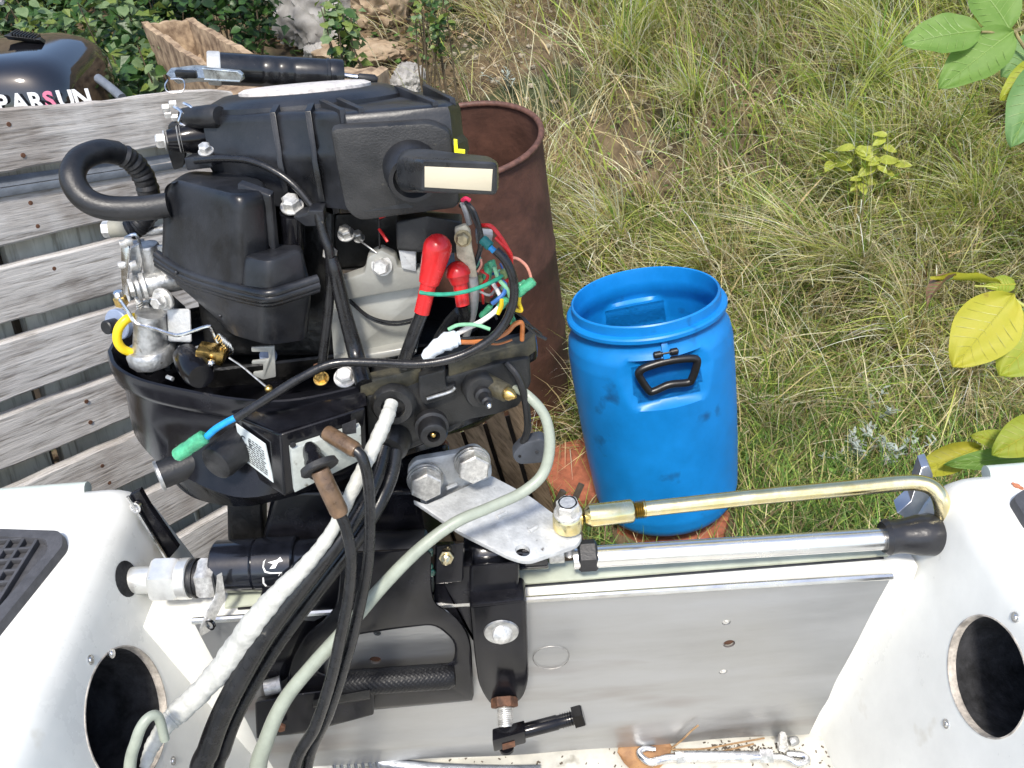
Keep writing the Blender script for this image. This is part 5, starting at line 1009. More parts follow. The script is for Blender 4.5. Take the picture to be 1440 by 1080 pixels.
bm = N(); gA, gB = Z(300, 128, 1.150), Z(498, 132, 1.150)
dv = (gB-gA); ey = V((-dv.y, dv.x, 0)).normalized()
loops = []
for k in range(25):
    p = gA+dv*(k/24); j = [rr_.uniform(-.004, .004) for _ in range(6)]
    loops.append([p+ey*(-.03+j[0])+V((0, 0, j[1])), p+ey*(.16+j[2])+V((0, 0, j[3])), p+ey*.16+V((0, 0, -.175)), p+ey*-.025+V((0, 0, -.175))])
loft(bm, loops); tag(obj('rotten_beam', bm, rotten), 'rotten brown wooden beam on the bench carrying the grease gun', 'beam')
bm = N(); lathe(bm, Z(352, 72, 1.16), Z(392, 70, 1.17), [(0, .012), (.5, .014), (1, .010)], 10)
gg = thing('grease_gun', 'black grease gun with zinc lever head resting on the rotten beam', 'grease gun', D(390, 105, 1.42)); bm.free()
g0, g1 = D(303, 96, 1.36), D(482, 106, 1.42); ax_ = (g1-g0).normalized(); rg = m_px(22, g0)
gp = mat('black_gun_paint', (.012, .012, .013), .22, var=.4, vs=50, rvar=.08, coat=.2, speck=((.1, .1, .1), 200, .74))
b = N(); lathe(b, g0, g1, [(0, rg*.96), (.0, rg*1.0), (.34, rg), (.345, rg*.985), (.38, rg*.985), (.385, rg), (.46, rg), (.465, rg*.985), (.50, rg*.985), (.505, rg), (.58, rg), (.585, rg*.985), (.62, rg*.985), (.625, rg), (.86, rg), (.865, rg*1.05), (.89, rg*1.05), (.895, rg), (.915, rg*1.03), (.985, rg*1.04), (1, rg*1.0), (1, rg*.9), (.985, rg*.8)], 44); obj('barrel', b, gp, gg)
b = N(); lathe(b, g0-ax_*.012, g0+ax_*.008, [(0, rg*.95), (.1, rg*1.03), (.9, rg*1.05), (1, rg)], 40); obj('end_collar', b, mat('dull_white_collar', (.55, .55, .53), .45, .3, var=.15, vs=60), gg)
b = N(); lathe(b, g1-ax_*.004, D(512, 110, 1.425), [(0, .0045), (1, .0045)], 14); obj('plunger_rod', b, chrome, gg)
b = N(); lathe(b, D(502, 109, 1.424), D(531, 112, 1.43), [(0, .004), (.1, .0072), (.85, .0078), (1, .004)], 16); obj('plunger_grip', b, rubber, gg)
zm = mat('bright_zinc', (.50, .53, .52), .3, .85, var=.35, vs=60, rvar=.1)
b = N(); slab(b, rnd([(233, 104, 1.33), (240, 95, 1.33), (275, 91, 1.34), (292, 92, 1.345), (292, 108, 1.345), (275, 110, 1.335), (240, 114, 1.32)], 4) if False else [D(x, y, d) for x, y, d in ((233, 104, 1.31), (240, 95, 1.325), (275, 91, 1.335), (293, 92, 1.34), (293, 110, 1.33), (272, 109, 1.315), (244, 112, 1.305))], F*.018, .002); obj('lever_head', b, zm, gg)
la, lb = D(288, 103, 1.302), D(343, 107, 1.292); lx = (lb-la).normalized(); lz = (V((0, 0, 1))-lx*lx.z).normalized(); ly = lz.cross(lx)
b = N(); poly8(b, [la+lz*.009+ly*.003, lb-lx*.006+lz*.008+ly*.003, lb+lz*.003+ly*.003, lb-lz*.004+ly*.003, lb-lx*.006-lz*.008+ly*.003, la-lz*.009+ly*.003], [la+lz*.009-ly*.004, lb-lx*.006+lz*.008-ly*.004, lb+lz*.003-ly*.004, lb-lz*.004-ly*.004, lb-lx*.006-lz*.008-ly*.004, la-lz*.009-ly*.004], .0012); lvr = obj('lever', b, zm, gg)
b = N(); tube(b, [la+lz*.008+ly*-.004, lb-lx*.006+lz*.007-ly*.004, lb-lx*.001-ly*.004, lb-lx*.006-lz*.007-ly*.004, la-lz*.008-ly*.004], .0016, 8, smooth=False); obj('lever_flange', b, zm, lvr)
b = N(); box(b, D(262, 104, 1.305), .03, .012, .010, ax_, None, None, .002); obj('pivot_block', b, dark, gg)
b = N(); tube(b, [D(236, 112, 1.30), D(232, 120, 1.295), D(236, 129, 1.292), D(250, 130, 1.292), D(259, 125, 1.294), D(257, 112, 1.30), D(240, 111, 1.302)], .0010, 6); obj('wire_clip', b, chrome, gg)

# ---------------------------------------------------------------- second outboard, cowl fitted
oc = thing('outboard_engine', 'black outboard engine with glossy cowl and white lettering at left edge', 'outboard engine', V((-1.05, 1.45, .2)))
cg = mat('black_cowl_lacquer', (.008, .008, .010), .07, coat=1., var=.2, vs=20)
zc = [(.0, 1.0, 0), (.06, 1.0, 0), (.10, .975, .0), (.125, .93, .005), (.145, .86, .01), (.158, .74, .02), (.165, .55, .03), (.167, .3, .03)]
pr, pl_ = D(134, 120, 1.74), D(-190, 170, 1.62)
cx = (pr.x+pl_.x)/2; hw = (pr.x-pl_.x)/2; cy = D(140, 150, 1.62).y+.17; zb = 1.055
def sup(s, z, dx, dy=0, e=4.6, n=56):
    L = []
    for k in range(n):
        a = 2*math.pi*k/n; c, s2 = math.cos(a), math.sin(a); L.append(V((cx+dx*-1+hw*s*math.copysign(abs(c)**(2/e), c), cy+.17*s*math.copysign(abs(s2)**(2/e), s2), z)))
    return L
b = N(); loft(b, [sup(.96, zb-.06, 0), sup(1.0, zb-.02, 0)]+[sup(s, zb+z*.92, dx) for z, s, dx in zc]); cowl = obj('cowl', b, cg, oc, ang=60)
for k in range(9):
    p = D(20+k*4, 45.6+k*.85, 1.712); b = N(); box(b, p, .003, .03, .006, bev=.0008); obj('vent_rib', b, plastic, cowl)
b = N(); slab(b, [D(4, 50, 1.70), D(18, 44, 1.72), D(58, 52, 1.72), D(56, 56, 1.70)], F*.02, .002); obj('vent_panel', b, matte, cowl)
fy = cy-.17-.0015
lt0 = G(-3, 158, fy); k_ = m_px(1, lt0)
dx_ = (G(130, 150, fy)-G(0, 158, fy)); dx_ = V((dx_.x, 0, dx_.z)).normalized()
wl_ = mat('white_lettering', (.82, .82, .82), .4); pk = mat('pink_lettering', (.72, .22, .34), .4)
for ch, px, mm in (('P', -1, wl_), ('A', 21, wl_), ('R', 45, wl_), ('S', 66, pk), ('U', 85, wl_), ('N', 107, wl_)):
    text_mesh('letter', ch, 33*k_, G(px, 157-px*.07, fy), dx_, V((0, 0, 1)), mm, cowl, .0008, .0012)
b = N(); loft(b, [sup(.97, zb-.30, 0), sup(.99, zb-.06, 0)]); obj('lower_cowl', b, gloss, oc)
b = N(); box(b, V((cx, cy, .42)), .12, .16, .70, bev=.02); obj('drive_leg', b, gloss, oc)
b = N(); box(b, V((cx, cy, .05)), .5, .4, .06, bev=.006); obj('stand_foot', b, oldwood, oc)
b = N(); tube(b, [D(138, 110, 1.62), D(156, 124, 1.60), D(172, 138, 1.58)], .0085, 10); obj('carry_handle', b, mat('blue_grey_painted_steel', (.17, .185, .205), .45), oc)

# ---------------------------------------------------------------- old boards in the shade under the engine
cr2 = thing('wooden_crate', 'old brown slatted crate standing in shade between engine and blue drum', 'crate', V((.0, 1.2, 0)))
ca, cb2 = D(560, 610, 1.25), D(742, 552, 1.36)
dn = None
tops = [(545, 625), (600, 606), (648, 588), (692, 566), (738, 552)]
bots = [(640, 800), (690, 790), (735, 775), (762, 748), (835, 690)]
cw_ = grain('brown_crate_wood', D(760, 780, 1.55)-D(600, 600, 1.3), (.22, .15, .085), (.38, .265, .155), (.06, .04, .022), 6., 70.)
for i in range(6):
    x0, y0 = 552+i*32, 628-i*11.5; x1, y1 = 628+i*27, 806-i*12
    d0, d1_ = 1.30+i*.016, 1.52+i*.014; dz = .004*((i*7) % 3)
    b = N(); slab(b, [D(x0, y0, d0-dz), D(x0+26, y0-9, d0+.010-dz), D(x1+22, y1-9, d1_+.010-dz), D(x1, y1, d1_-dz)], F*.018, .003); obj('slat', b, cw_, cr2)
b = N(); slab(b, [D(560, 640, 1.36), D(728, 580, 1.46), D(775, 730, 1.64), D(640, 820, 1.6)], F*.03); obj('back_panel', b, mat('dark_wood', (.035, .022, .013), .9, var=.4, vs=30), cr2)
for a, c in (((770, 735, 1.62), (792, 690, 1.60)), ((800, 720, 1.66), (818, 680, 1.66))): b = N(); tube(b, [D(*a), D(*c)], .007, 6, smooth=False); obj('broken_stick', b, oldwood, cr2)
for sx, sy in ((620, 760), (800, 740)): q = D(sx, sy, 1.62); b = N(); box(b, V((q.x, q.y, q.z/2-.01)), .05, .05, max(.05, q.z), bev=.003); obj('leg', b, oldwood, cr2)
# ---------------------------------------------------------------- rocks
def rock(px, py, d, rx, ry, rz, m, label, seed, gname='rocks at the foot of the slope'):
    c = D(px, py, d); rr0 = ray(px, py+min(60, .45*rz*FPX/d)); k_ = 1
    for k in range(250, 1400):
        p = CAM+rr0*(k*.004)
        if p.z < float(H(p.x, p.y)): d2 = dep(p); c = D(px, py, d2); k_ = d2/d; break
    rx, ry, rz = rx*k_, ry*k_, rz*k_*1.05
    b = N(); bmesh.ops.create_icosphere(b, subdivisions=5, radius=1)
    r = np.random.default_rng(seed); pl = [(Vector(r.normal(size=3)).normalized(), r.uniform(.62, .95)) for _ in range(13)]
    for v in b.verts:
        n_ = v.co.normalized(); k = 1.0
        for p, h_ in pl:
            dd = n_.dot(p)
            if dd > .05: k = min(k, h_/dd)
        from mathutils import noise as mn
        n2 = .16*mn.fractal(n_*2.2+V((seed, 0, 0)), .6, 2.1, 6)+.05*abs(mn.noise(n_*7+V((0, seed, 0))))
        v.co = V((n_.x*rx, n_.y*ry, n_.z*rz))*(k+n2)+c
    tag(obj('rock', b, m, ang=50), label, 'rock', gname)
rock(450, 18, 2.75, .15, .12, .16, stone, 'large grey limestone rock at the top beside the dark bushes', 3)
rock(535, 8, 2.9, .13, .12, .13, stone2, 'ochre rock right of the large grey rock at the top edge', 5)
rock(566, 2, 2.95, .05, .06, .07, stone2, 'small pale ochre rock at the top beside the grass slope', 6)
rock(505, 78, 2.55, .14, .10, .05, stone2, 'flat brown rock half buried behind the grease gun', 8)
rock(450, 80, 2.3, .045, .05, .04, stone, 'small grey rock just above the grease gun', 9)
rock(578, 122, 2.35, .055, .06, .06, stone, 'grey rock lying above the rim of the rusty drum', 12)
# ---------------------------------------------------------------- leaves: shared blades
def blade_mesh(name, L, Wd, m, **k):
    vs, fs = leafmesh(L, Wd, **k); me = bpy.data.meshes.new(name); me.from_pydata(vs, [], fs); me.materials.append(m); me.polygons.foreach_set('use_smooth', [True]*len(fs)); return me
def leafmat(name, c1, c2, sc_=60, tr=.35, rough=.4, speck=None):
    if name in MATS: return MATS[name]
    m = mat(name, c1, rough, col2=c2, vs=sc_, bump=.25, bs=160, speck=speck)
    n = m.node_tree; out = n.nodes['Material Output']; b = n.nodes['Principled BSDF']; t = n.nodes.new('ShaderNodeBsdfTranslucent'); mx = n.nodes.new('ShaderNodeMixShader'); mx.inputs[0].default_value = tr
    src = b.inputs['Base Color'].links[0].from_socket if b.inputs['Base Color'].links else None
    if src: n.links.new(src, t.inputs['Color'])
    n.links.new(b.outputs[0], mx.inputs[1]); n.links.new(t.outputs[0], mx.inputs[2]); n.links.new(mx.outputs[0], out.inputs['Surface']); return m
gl1 = leafmat('bramble_leaf_green', (.03, .08, .017), (.06, .13, .028)); gl2 = leafmat('bramble_leaf_yellow_green', (.13, .20, .04), (.22, .27, .06)); gl3 = leafmat('bramble_leaf_shaded', (.010, .030, .007), (.024, .055, .013)); gl4 = leafmat('pale_leaf', (.13, .20, .08), (.21, .29, .13))  # third tint darkened: undergrowth shade put into the leaf colour
LM = {}
for i, m in enumerate((gl1, gl2, gl3, gl4)):
    LM[i] = [blade_mesh('leaf', .034, .026, m, nu=5, nv=1, bend=.12, fold=.25), blade_mesh('leaf', .028, .024, m, nu=5, nv=1, bend=.25, fold=.15)]
def orient(p, ex, n):
    ex = Vector(ex).normalized(); n = Vector(n); n = (n-ex*n.dot(ex)).normalized(); mt = Matrix((ex, n.cross(ex), n)).transposed().to_4x4(); mt.translation = p; return mt
stemm = mat('bramble_stem', (.10, .075, .045), .8, var=.3, vs=60)
def bush(px, py, d, rx, ry, rz, n, mix, label, seed, nstuff=700, group='leafy bushes behind the bench', base=None, ls=1.0):
    r = random.Random(seed); c = D(px, py, d); zb_ = float(H(c.x, c.y))
    t = thing('bramble_bush', label, 'bush', V((c.x, c.y, zb_)), group)
    b = N()
    for k in range(12):
        a = r.uniform(0, 6.28); e = c+V((math.cos(a)*rx*r.uniform(.3, 1), math.sin(a)*ry*r.uniform(.3, .9), rz*r.uniform(-.3, .9)))
        s = V((c.x+r.uniform(-.06, .06), c.y+r.uniform(-.05, .05), zb_-.02)); tube(b, [s, s*.5+e*.5+V((r.uniform(-.04, .04), r.uniform(-.04, .04), .05)), e], [.005, .0035, .0015], 5, 5)
    obj('stem', b, stemm, t)
    off = wl(t)
    clump = [(r.gauss(0, .42), r.gauss(0, .42), r.gauss(0, .45)) for _ in range(16)]
    def rp(front):
        k = r.choice(clump); u = (k[0]+r.gauss(0, .2), k[1]+r.gauss(0, .2), k[2]+r.gauss(0, .2))
        if front: u = (u[0], -abs(u[1])*1.0-.15, u[2])
        return c+V((u[0]*rx, u[1]*ry, u[2]*rz))
    for k in range(n):
        me = r.choice(LM[r.choice(mix)]); o = bpy.data.objects.new('leaf', me); o.parent = t
        p = rp(True)-off; a = r.uniform(0, 6.28); ex = V((math.cos(a), math.sin(a)*.7-.3, r.uniform(-.6, .15))); nn = V((r.gauss(0, .35), r.gauss(-.35, .35), 1))
        mt = orient(p, ex, nn) @ Matrix.Scale(r.uniform(.6, 1.35)*ls, 4); o.matrix_local = mt; S.collection.objects.link(o)
    vs, fs, mi = [], [], []
    for k in range(nstuff):
        p = rp(False)+V((0, .04, 0))-off; a = r.uniform(0, 6.28); mt = orient(p, V((math.cos(a), math.sin(a), r.uniform(-.7, .2))), V((r.gauss(0, .5), r.gauss(-.2, .5), 1))) @ Matrix.Scale(r.uniform(.7, 1.4)*ls, 4)
        q = [mt @ V(v) for v in ((0, 0, 0), (.012, .012, .004), (.034, 0, -.004), (.012, -.012, .004))]; i0 = len(vs); vs += [tuple(x) for x in q]; fs += [(i0, i0+1, i0+2), (i0, i0+2, i0+3)]; j = r.choice(mix); mi += [j, j]
    me = bpy.data.meshes.new('small_leaves'); me.from_pydata(vs, [], fs)
    for m in (gl1, gl2, gl3, gl4): me.materials.append(m)
    me.polygons.foreach_set('material_index', mi); o = bpy.data.objects.new('small_leaves', me); o.parent = t; o['kind'] = 'stuff'; S.collection.objects.link(o)
bush(150, 60, 2.35, .22, .16, .17, 210, [0, 0, 1, 3, 3], 'bright green bramble bush right of the glossy cowl', 21)
bush(60, 20, 2.7, .26, .18, .16, 170, [0, 2, 3, 1], 'mixed green bush behind the glossy cowl', 22)
bush(205, 128, 2.0, .11, .10, .13, 130, [0, 0, 1, 3], 'low leafy shoots between cowl and trough', 23, 250)
bush(250, -10, 2.9, .30, .2, .18, 150, [2, 2, 0], 'dark green bush above the rotten trough', 24, 900)
bush(325, 15, 2.8, .13, .2, .24, 130, [2, 2, 0, 0], 'dark fern like bush left of the grey rock', 25, 500)
bush(-60, 30, 2.9, .35, .2, .3, 120, [2, 2, 0], 'dark bush at the far left edge behind the cowl', 26, 700)
bush(478, 48, 2.6, .05, .07, .13, 45, [1, 3, 0], 'variegated ivy shoots over the brown rock', 27, 120)
bush(480, -60, 4.3, .5, .25, .3, 90, [2, 2, 0], 'shaded undergrowth above the rocks', 28, 1500)
bush(-260, 20, 3.1, .6, .3, .4, 20, [2, 2, 0], 'dark bush left of everything behind the cowl engine', 31, 1800)
bush(200, -90, 3.4, .8, .3, .4, 60, [2, 2, 2, 0], 'shaded undergrowth along the top left edge', 29, 2500)
bush(610, 30, 2.75, .07, .07, .09, 60, [1, 0, 3], 'small bright shrub right of the ochre rocks', 30, 120, ls=.7)

# ---------------------------------------------------------------- grass, thatch and small herbs on the slope (stuff)
gm = bpy.data.materials.new('grass_blades'); gm.use_nodes = True; n = gm.node_tree; b_ = n.nodes['Principled BSDF']; b_.inputs['Roughness'].default_value = .5; b_.inputs['Specular IOR Level'].default_value = .3
at = n.nodes.new('ShaderNodeAttribute'); at.attribute_name = 'tint'; n.links.new(at.outputs['Color'], b_.inputs['Base Color']); t_ = n.nodes.new('ShaderNodeBsdfTranslucent'); n.links.new(at.outputs['Color'], t_.inputs['Color']); mx = n.nodes.new('ShaderNodeMixShader'); mx.inputs[0].default_value = .3
n.links.new(b_.outputs[0], mx.inputs[1]); n.links.new(t_.outputs[0], mx.inputs[2]); n.links.new(mx.outputs[0], n.nodes['Material Output'].inputs['Surface'])
def proj(P_):
    q = P_-np.array(CAM); d = q@np.array(F); return 720+FPX*(q@np.array(R))/d, 540-FPX*(q@np.array(U))/d, d
def scatter(n, x0, x1, y0, y1, dens, seed, margin=140):
    r = np.random.default_rng(seed); x = r.uniform(x0, x1, n); y = r.uniform(y0, y1, n); z = H(x, y); P_ = np.stack([x, y, z], -1); px, py, d = proj(P_)
    k = (d > .3) & (px > -margin) & (px < 1440+margin) & (py > -margin*1.6) & (py < 1080+margin) & (r.random(n) < dens(x, y, px, py)); return P_[k], px[k], py[k], r
def grass(name, P_, r, L, Wd, col, lean, up, kind='stuff', lev=4, curve=1.0):
    """P_ (n,3) roots; L, Wd per blade; lean (n,3) sideways direction; all blades in one mesh"""
    n = len(P_); t = np.linspace(0, 1, lev+1)
    h_ = L[:, None]*(t[None]-.35*curve*up[:, None]*t[None]**2.2)            # height gained, sagging
    s_ = L[:, None]*up[:, None]*(.25*t[None]+.75*t[None]**1.8)*.95
    ctr = P_[:, None, :]+lean[:, None, :]*s_[..., None]; ctr[..., 2] += h_*(1-.55*up[:, None])
    ang = r.uniform(0, np.pi, n); side = np.stack([np.cos(ang), np.sin(ang), np.zeros(n)], -1); wd = Wd[:, None]*(1-t[None]**2.2*.92)*.5
    Lf = ctr-side[:, None, :]*wd[..., None]; Rt = ctr+side[:, None, :]*wd[..., None]
    V_ = np.stack([Lf, Rt], 2).reshape(-1, 3); m = 2*(lev+1); base = np.arange(n)[:, None]*m; k = np.arange(lev)[None]*2
    Q = np.stack([base+k, base+k+1, base+k+3, base+k+2], -1).reshape(-1, 4)
    me = bpy.data.meshes.new(name); me.vertices.add(len(V_)); me.vertices.foreach_set('co', V_.astype(np.float32).ravel()); me.loops.add(Q.size); me.loops.foreach_set('vertex_index', Q.astype(np.int32).ravel()); me.polygons.add(len(Q)); me.polygons.foreach_set('loop_start', np.arange(0, Q.size, 4, dtype=np.int32)); me.update(); me.validate()
    ca = me.color_attributes.new('tint', 'FLOAT_COLOR', 'POINT'); c = np.repeat(np.concatenate([col, np.ones((n, 1))], 1), m, 0); ca.data.foreach_set('color', c.astype(np.float32).ravel())
    me.materials.append(gm); o = bpy.data.objects.new(name, me); S.collection.objects.link(o); o['kind'] = kind; return o
def palette(r, n, cols, wts): 
    i = r.choice(len(cols), n, p=np.array(wts)/sum(wts)); c = np.array(cols)[i]; return np.clip(c*r.uniform(.7, 1.3, (n, 1))*r.uniform(.93, 1.07, (n, 3)), .004, .9)
STRAW = (.68, .57, .32); PALE = (.82, .75, .53); YG = (.46, .54, .12); GR = (.20, .34, .07); DG = (.08, .16, .035); BR = (.24, .165, .09); OL = (.38, .38, .14)
def edge_dens(x, y, px, py):
    k = np.clip((px-560)/120, .04, 1)
    k = np.where((px < 760) & (py < 170), k*.35, k)
    return k
def patch(x, y, s, seed): return np.clip(.5+.33*fbm(x, y, s, seed), 0, 1)
# tussocks: many long blades from one crown, falling the same way down the bank
def onhill(px, py):
    rr0 = ray(px, py)
    for k in range(150, 1200):
        p = CAM+rr0*(k*.005)
        if p.z < float(H(p.x, p.y)): return p
    return D(px, py, 3)
BARE = [(onhill(868, 200), .16), (onhill(640, 110), .30), (onhill(760, 60), .16), (onhill(1110, 120), .10)]
TC = Z(806, 660, .045)
def clear(x, y): return (((x-TC.x)**2+(y-TC.y)**2 > .012) & ((x-B0.x)**2+(y-B0.y)**2 > .034)).astype(float)
def notbare(x, y):
    k = np.ones_like(x)
    for p, r_ in BARE: k = k*(1-.85*np.exp(-((x-p.x)**2+(y-p.y)**2)/(r_*r_)))
    return k*clear(x, y)
Pn, px, py, r = scatter(1500, -.5, 3.4, 2.0, 4.9, lambda x, y, a, b: edge_dens(x, y, a, b)*notbare(x, y)*np.clip(patch(x, y, 2.9, 41)*2.2-.55, .04, 1), 31, 220)
nt0 = len(Pn); per = 120; n_ = nt0*per; rad = np.repeat(r.uniform(.03, .09, nt0), per)
aa = r.uniform(0, 6.28, n_); rr1 = np.sqrt(r.random(n_))*rad; root = np.repeat(Pn, per, 0)+np.stack([np.cos(aa)*rr1, np.sin(aa)*rr1*.8, np.zeros(n_)], -1); root[:, 2] = H(root[:, 0], root[:, 1])-.005
base_a = np.repeat(r.normal(-2.35, .35, nt0), per)+r.normal(0, .24, n_); fan = np.stack([np.cos(aa), np.sin(aa)], -1)
lean = np.stack([np.cos(base_a)+.2*fan[:, 0], np.sin(base_a)+.2*fan[:, 1], r.normal(.02, .1, n_)], -1); lean /= np.linalg.norm(lean, axis=1, keepdims=True)
right = np.clip((px-620)/500, 0, 1); up_ = np.clip(1-py/520, 0, 1)
green = np.clip(.35+.55*patch(Pn[:, 0], Pn[:, 1], 1.6, 44)+.15*right*up_+r.normal(0, .15, nt0), .03, .95)
gq = np.repeat(green, per); tone = np.repeat(r.uniform(.68, 1.45, nt0), per)[:, None]
c1 = palette(r, n_, [YG, GR, PALE, (.54, .54, .18)], [3, 2.2, 1.2, 2]); c2 = palette(r, n_, [STRAW, PALE, OL, BR, (.55, .52, .28)], [3.5, 5, .8, .9, 2]); col = np.clip(np.where((r.random(n_) < gq)[:, None], c1, c2)*tone, 0, .85)
LL_ = np.repeat(r.uniform(.26, .62, nt0), per)*r.uniform(.45, 1.15, n_)
grass('grass_tussocks', root, r, LL_, r.uniform(.0022, .0060, n_), col, lean, np.clip(r.normal(.66, .16, n_), .25, .97), lev=6)
Pn, px, py, r = scatter(5200, -.4, 3.4, 2.1, 4.9, lambda x, y, a, b: edge_dens(x, y, a, b)*notbare(x, y)*.9, 39)
n_ = len(Pn); a_ = r.normal(-1.9, 1.0, n_); lean = np.stack([np.cos(a_), np.sin(a_), r.uniform(0, .3, n_)], -1); lean /= np.linalg.norm(lean, axis=1, keepdims=True)
grass('broad_grass', Pn, r, r.uniform(.12, .38, n_), r.uniform(.005, .0095, n_), palette(r, n_, [YG, GR, PALE, STRAW, (.42, .52, .12)], [3, 3, 2.5, 1.5, 2]), lean, r.uniform(.25, .9, n_), lev=6)
Pn, px, py, r = scatter(5200, -.6, 3.4, 1.9, 4.9, lambda x, y, a, b: edge_dens(x, y, a, b)*notbare(x, y), 38)
per = 11; n_ = len(Pn)*per; root = np.repeat(Pn, per, 0)+r.normal(0, .03, (n_, 3))*np.array([1, 1, 0]); root[:, 2] = H(root[:, 0], root[:, 1])-.005
td = np.repeat(r.normal(-.35, .6, len(Pn)), per); lean = np.stack([td+r.normal(0, .25, n_), np.repeat(-.6+r.normal(0, .4, len(Pn)), per)+r.normal(0, .25, n_), r.normal(0, .1, n_)], -1); lean /= np.linalg.norm(lean, axis=1, keepdims=True)
gq = patch(root[:, 0], root[:, 1], 1.7, 44); c1 = palette(r, n_, [YG, GR, OL, STRAW, PALE], [3, 2.2, 1.5, 2, 1.5]); c2 = palette(r, n_, [STRAW, PALE, OL, BR, YG], [4, 4, 1, 1., 1]); col = np.where((r.random(n_) < gq)[:, None], c1, c2)
grass('grass', root, r, r.gamma(6, .045, n_).clip(.06, .5), r.uniform(.0022, .0056, n_), col, lean, r.uniform(.3, .95, n_))
# thatch of dead blades lying flat
Pn, px, py, r = scatter(80000, -.5, 3.4, 1.75, 4.9, lambda x, y, a, b: np.clip((a-540)/100, .15, 1)*.9*np.clip(patch(x, y, 2.9, 41)*1.9-.3, .06, 1)*clear(x, y), 32)
n_ = len(Pn); a_ = r.uniform(0, 6.28, n_); lean = np.stack([np.cos(a_)-.3, np.sin(a_)-.5, r.normal(0, .15, n_)+.1], -1); lean /= np.linalg.norm(lean, axis=1, keepdims=True)
Pn[:, 2] += r.uniform(0, .035, n_); grass('dead_grass', Pn, r, r.gamma(4, .026, n_).clip(.03, .25), r.uniform(.0014, .0040, n_), palette(r, n_, [STRAW, PALE, BR, OL, (.30, .22, .13)], [3, 1.6, 2, 1.5, 2]), lean, r.uniform(.85, 1.0, n_), lev=3)
# short greener growth on the flat ground round the drums
Pn, px, py, r = scatter(120000, -.3, 2.3, 1.05, 2.7, lambda x, y, a, b: np.clip((a-640)/60, .1, 1)*(.4+.6*patch(x, y, 3.2, 51))*clear(x, y), 33)
n_ = len(Pn); a_ = r.uniform(0, 6.28, n_); lean = np.stack([np.cos(a_), np.sin(a_), r.uniform(.0, .5, n_)], -1); lean /= np.linalg.norm(lean, axis=1, keepdims=True)
grass('short_grass', Pn, r, r.gamma(4, .022, n_).clip(.02, .22), r.uniform(.0018, .0045, n_), palette(r, n_, [GR, DG, YG, OL, STRAW, BR], [3, 2.6, 1.6, 1.2, 1.3, 1.2]), lean, r.uniform(.3, .95, n_), lev=3)
# tall single stalks
Pn, px, py, r = scatter(1500, -.1, 3.2, 1.75, 4.4, lambda x, y, a, b: np.clip((a-700)/100, .0, 1), 34)
n_ = len(Pn); a_ = r.uniform(0, 6.28, n_); lean = np.stack([np.cos(a_)-.5, np.sin(a_)*.6, r.uniform(.2, .6, n_)], -1); lean /= np.linalg.norm(lean, axis=1, keepdims=True)
grass('seed_stalks', Pn, r, r.uniform(.25, .6, n_), r.uniform(.0012, .0022, n_), palette(r, n_, [PALE, STRAW, YG], [3, 3, 1]), lean, r.uniform(.3, .8, n_), lev=6)
# clover and small round leaves between the blades
def herbs(name, Pn, r, size, cols, wts, hmax=.05):
    n = len(Pn); a = r.uniform(0, 6.28, n); ex = np.stack([np.cos(a), np.sin(a), r.normal(0, .3, n)], -1); ey = np.stack([-np.sin(a), np.cos(a), r.normal(0, .35, n)], -1); c = Pn+np.stack([np.zeros(n), np.zeros(n), r.uniform(0, hmax, n)], -1); s = size*r.uniform(.6, 1.4, (n, 1))
    V_ = np.stack([c, c+ex*s*.5+ey*s*.38, c+ex*s, c+ex*s*.5-ey*s*.38], 1).reshape(-1, 3); F_ = np.arange(n*4).reshape(-1, 4)
    me = bpy.data.meshes.new(name); me.from_pydata(V_.tolist(), [], F_.tolist()); ca = me.color_attributes.new('tint', 'FLOAT_COLOR', 'POINT'); cc = np.repeat(np.concatenate([palette(r, n, cols, wts), np.ones((n, 1))], 1), 4, 0); ca.data.foreach_set('color', cc.astype(np.float32).ravel()); me.materials.append(gm); o = bpy.data.objects.new(name, me); S.collection.objects.link(o); o['kind'] = 'stuff'
Pn, px, py, r = scatter(40000, -.4, 3., 1.1, 4.2, lambda x, y, a, b: np.where(a > 540, patch(x, y, 2.6, 61)**2*.9, .1)*clear(x, y), 35); herbs('ground_herbs', Pn, r, .017, [DG, GR, (.10, .17, .05)], [3, 3, 1])
Pn, px, py, r = scatter(26000, -2.4, .3, 1.5, 4.2, lambda x, y, a, b: np.where(a < 640, .7, 0), 36); herbs('leaf_litter', Pn, r, .03, [BR, DG, (.14, .09, .05), (.04, .07, .02)], [3, 2, 2, 2], .04)
pebm = mat('pebble', (.30, .26, .20), .85, var=.35, vs=30)
Pn, px, py, r = scatter(1200, -.3, .9, 1.9, 3.9, lambda x, y, a, b: np.where((a > 530) & (a < 800) & (b < 200), .8, .08), 37); b = N()
for p in Pn: 
    s_ = float(r.uniform(.005, .018)); bmesh.ops.create_icosphere(b, subdivisions=1, radius=s_, matrix=Matrix.Translation(V(p)) @ Matrix.Diagonal((1, float(r.uniform(.6, 1.2)), float(r.uniform(.4, .8)), 1)))
o = obj('slope_pebbles', b, pebm); o['kind'] = 'stuff'
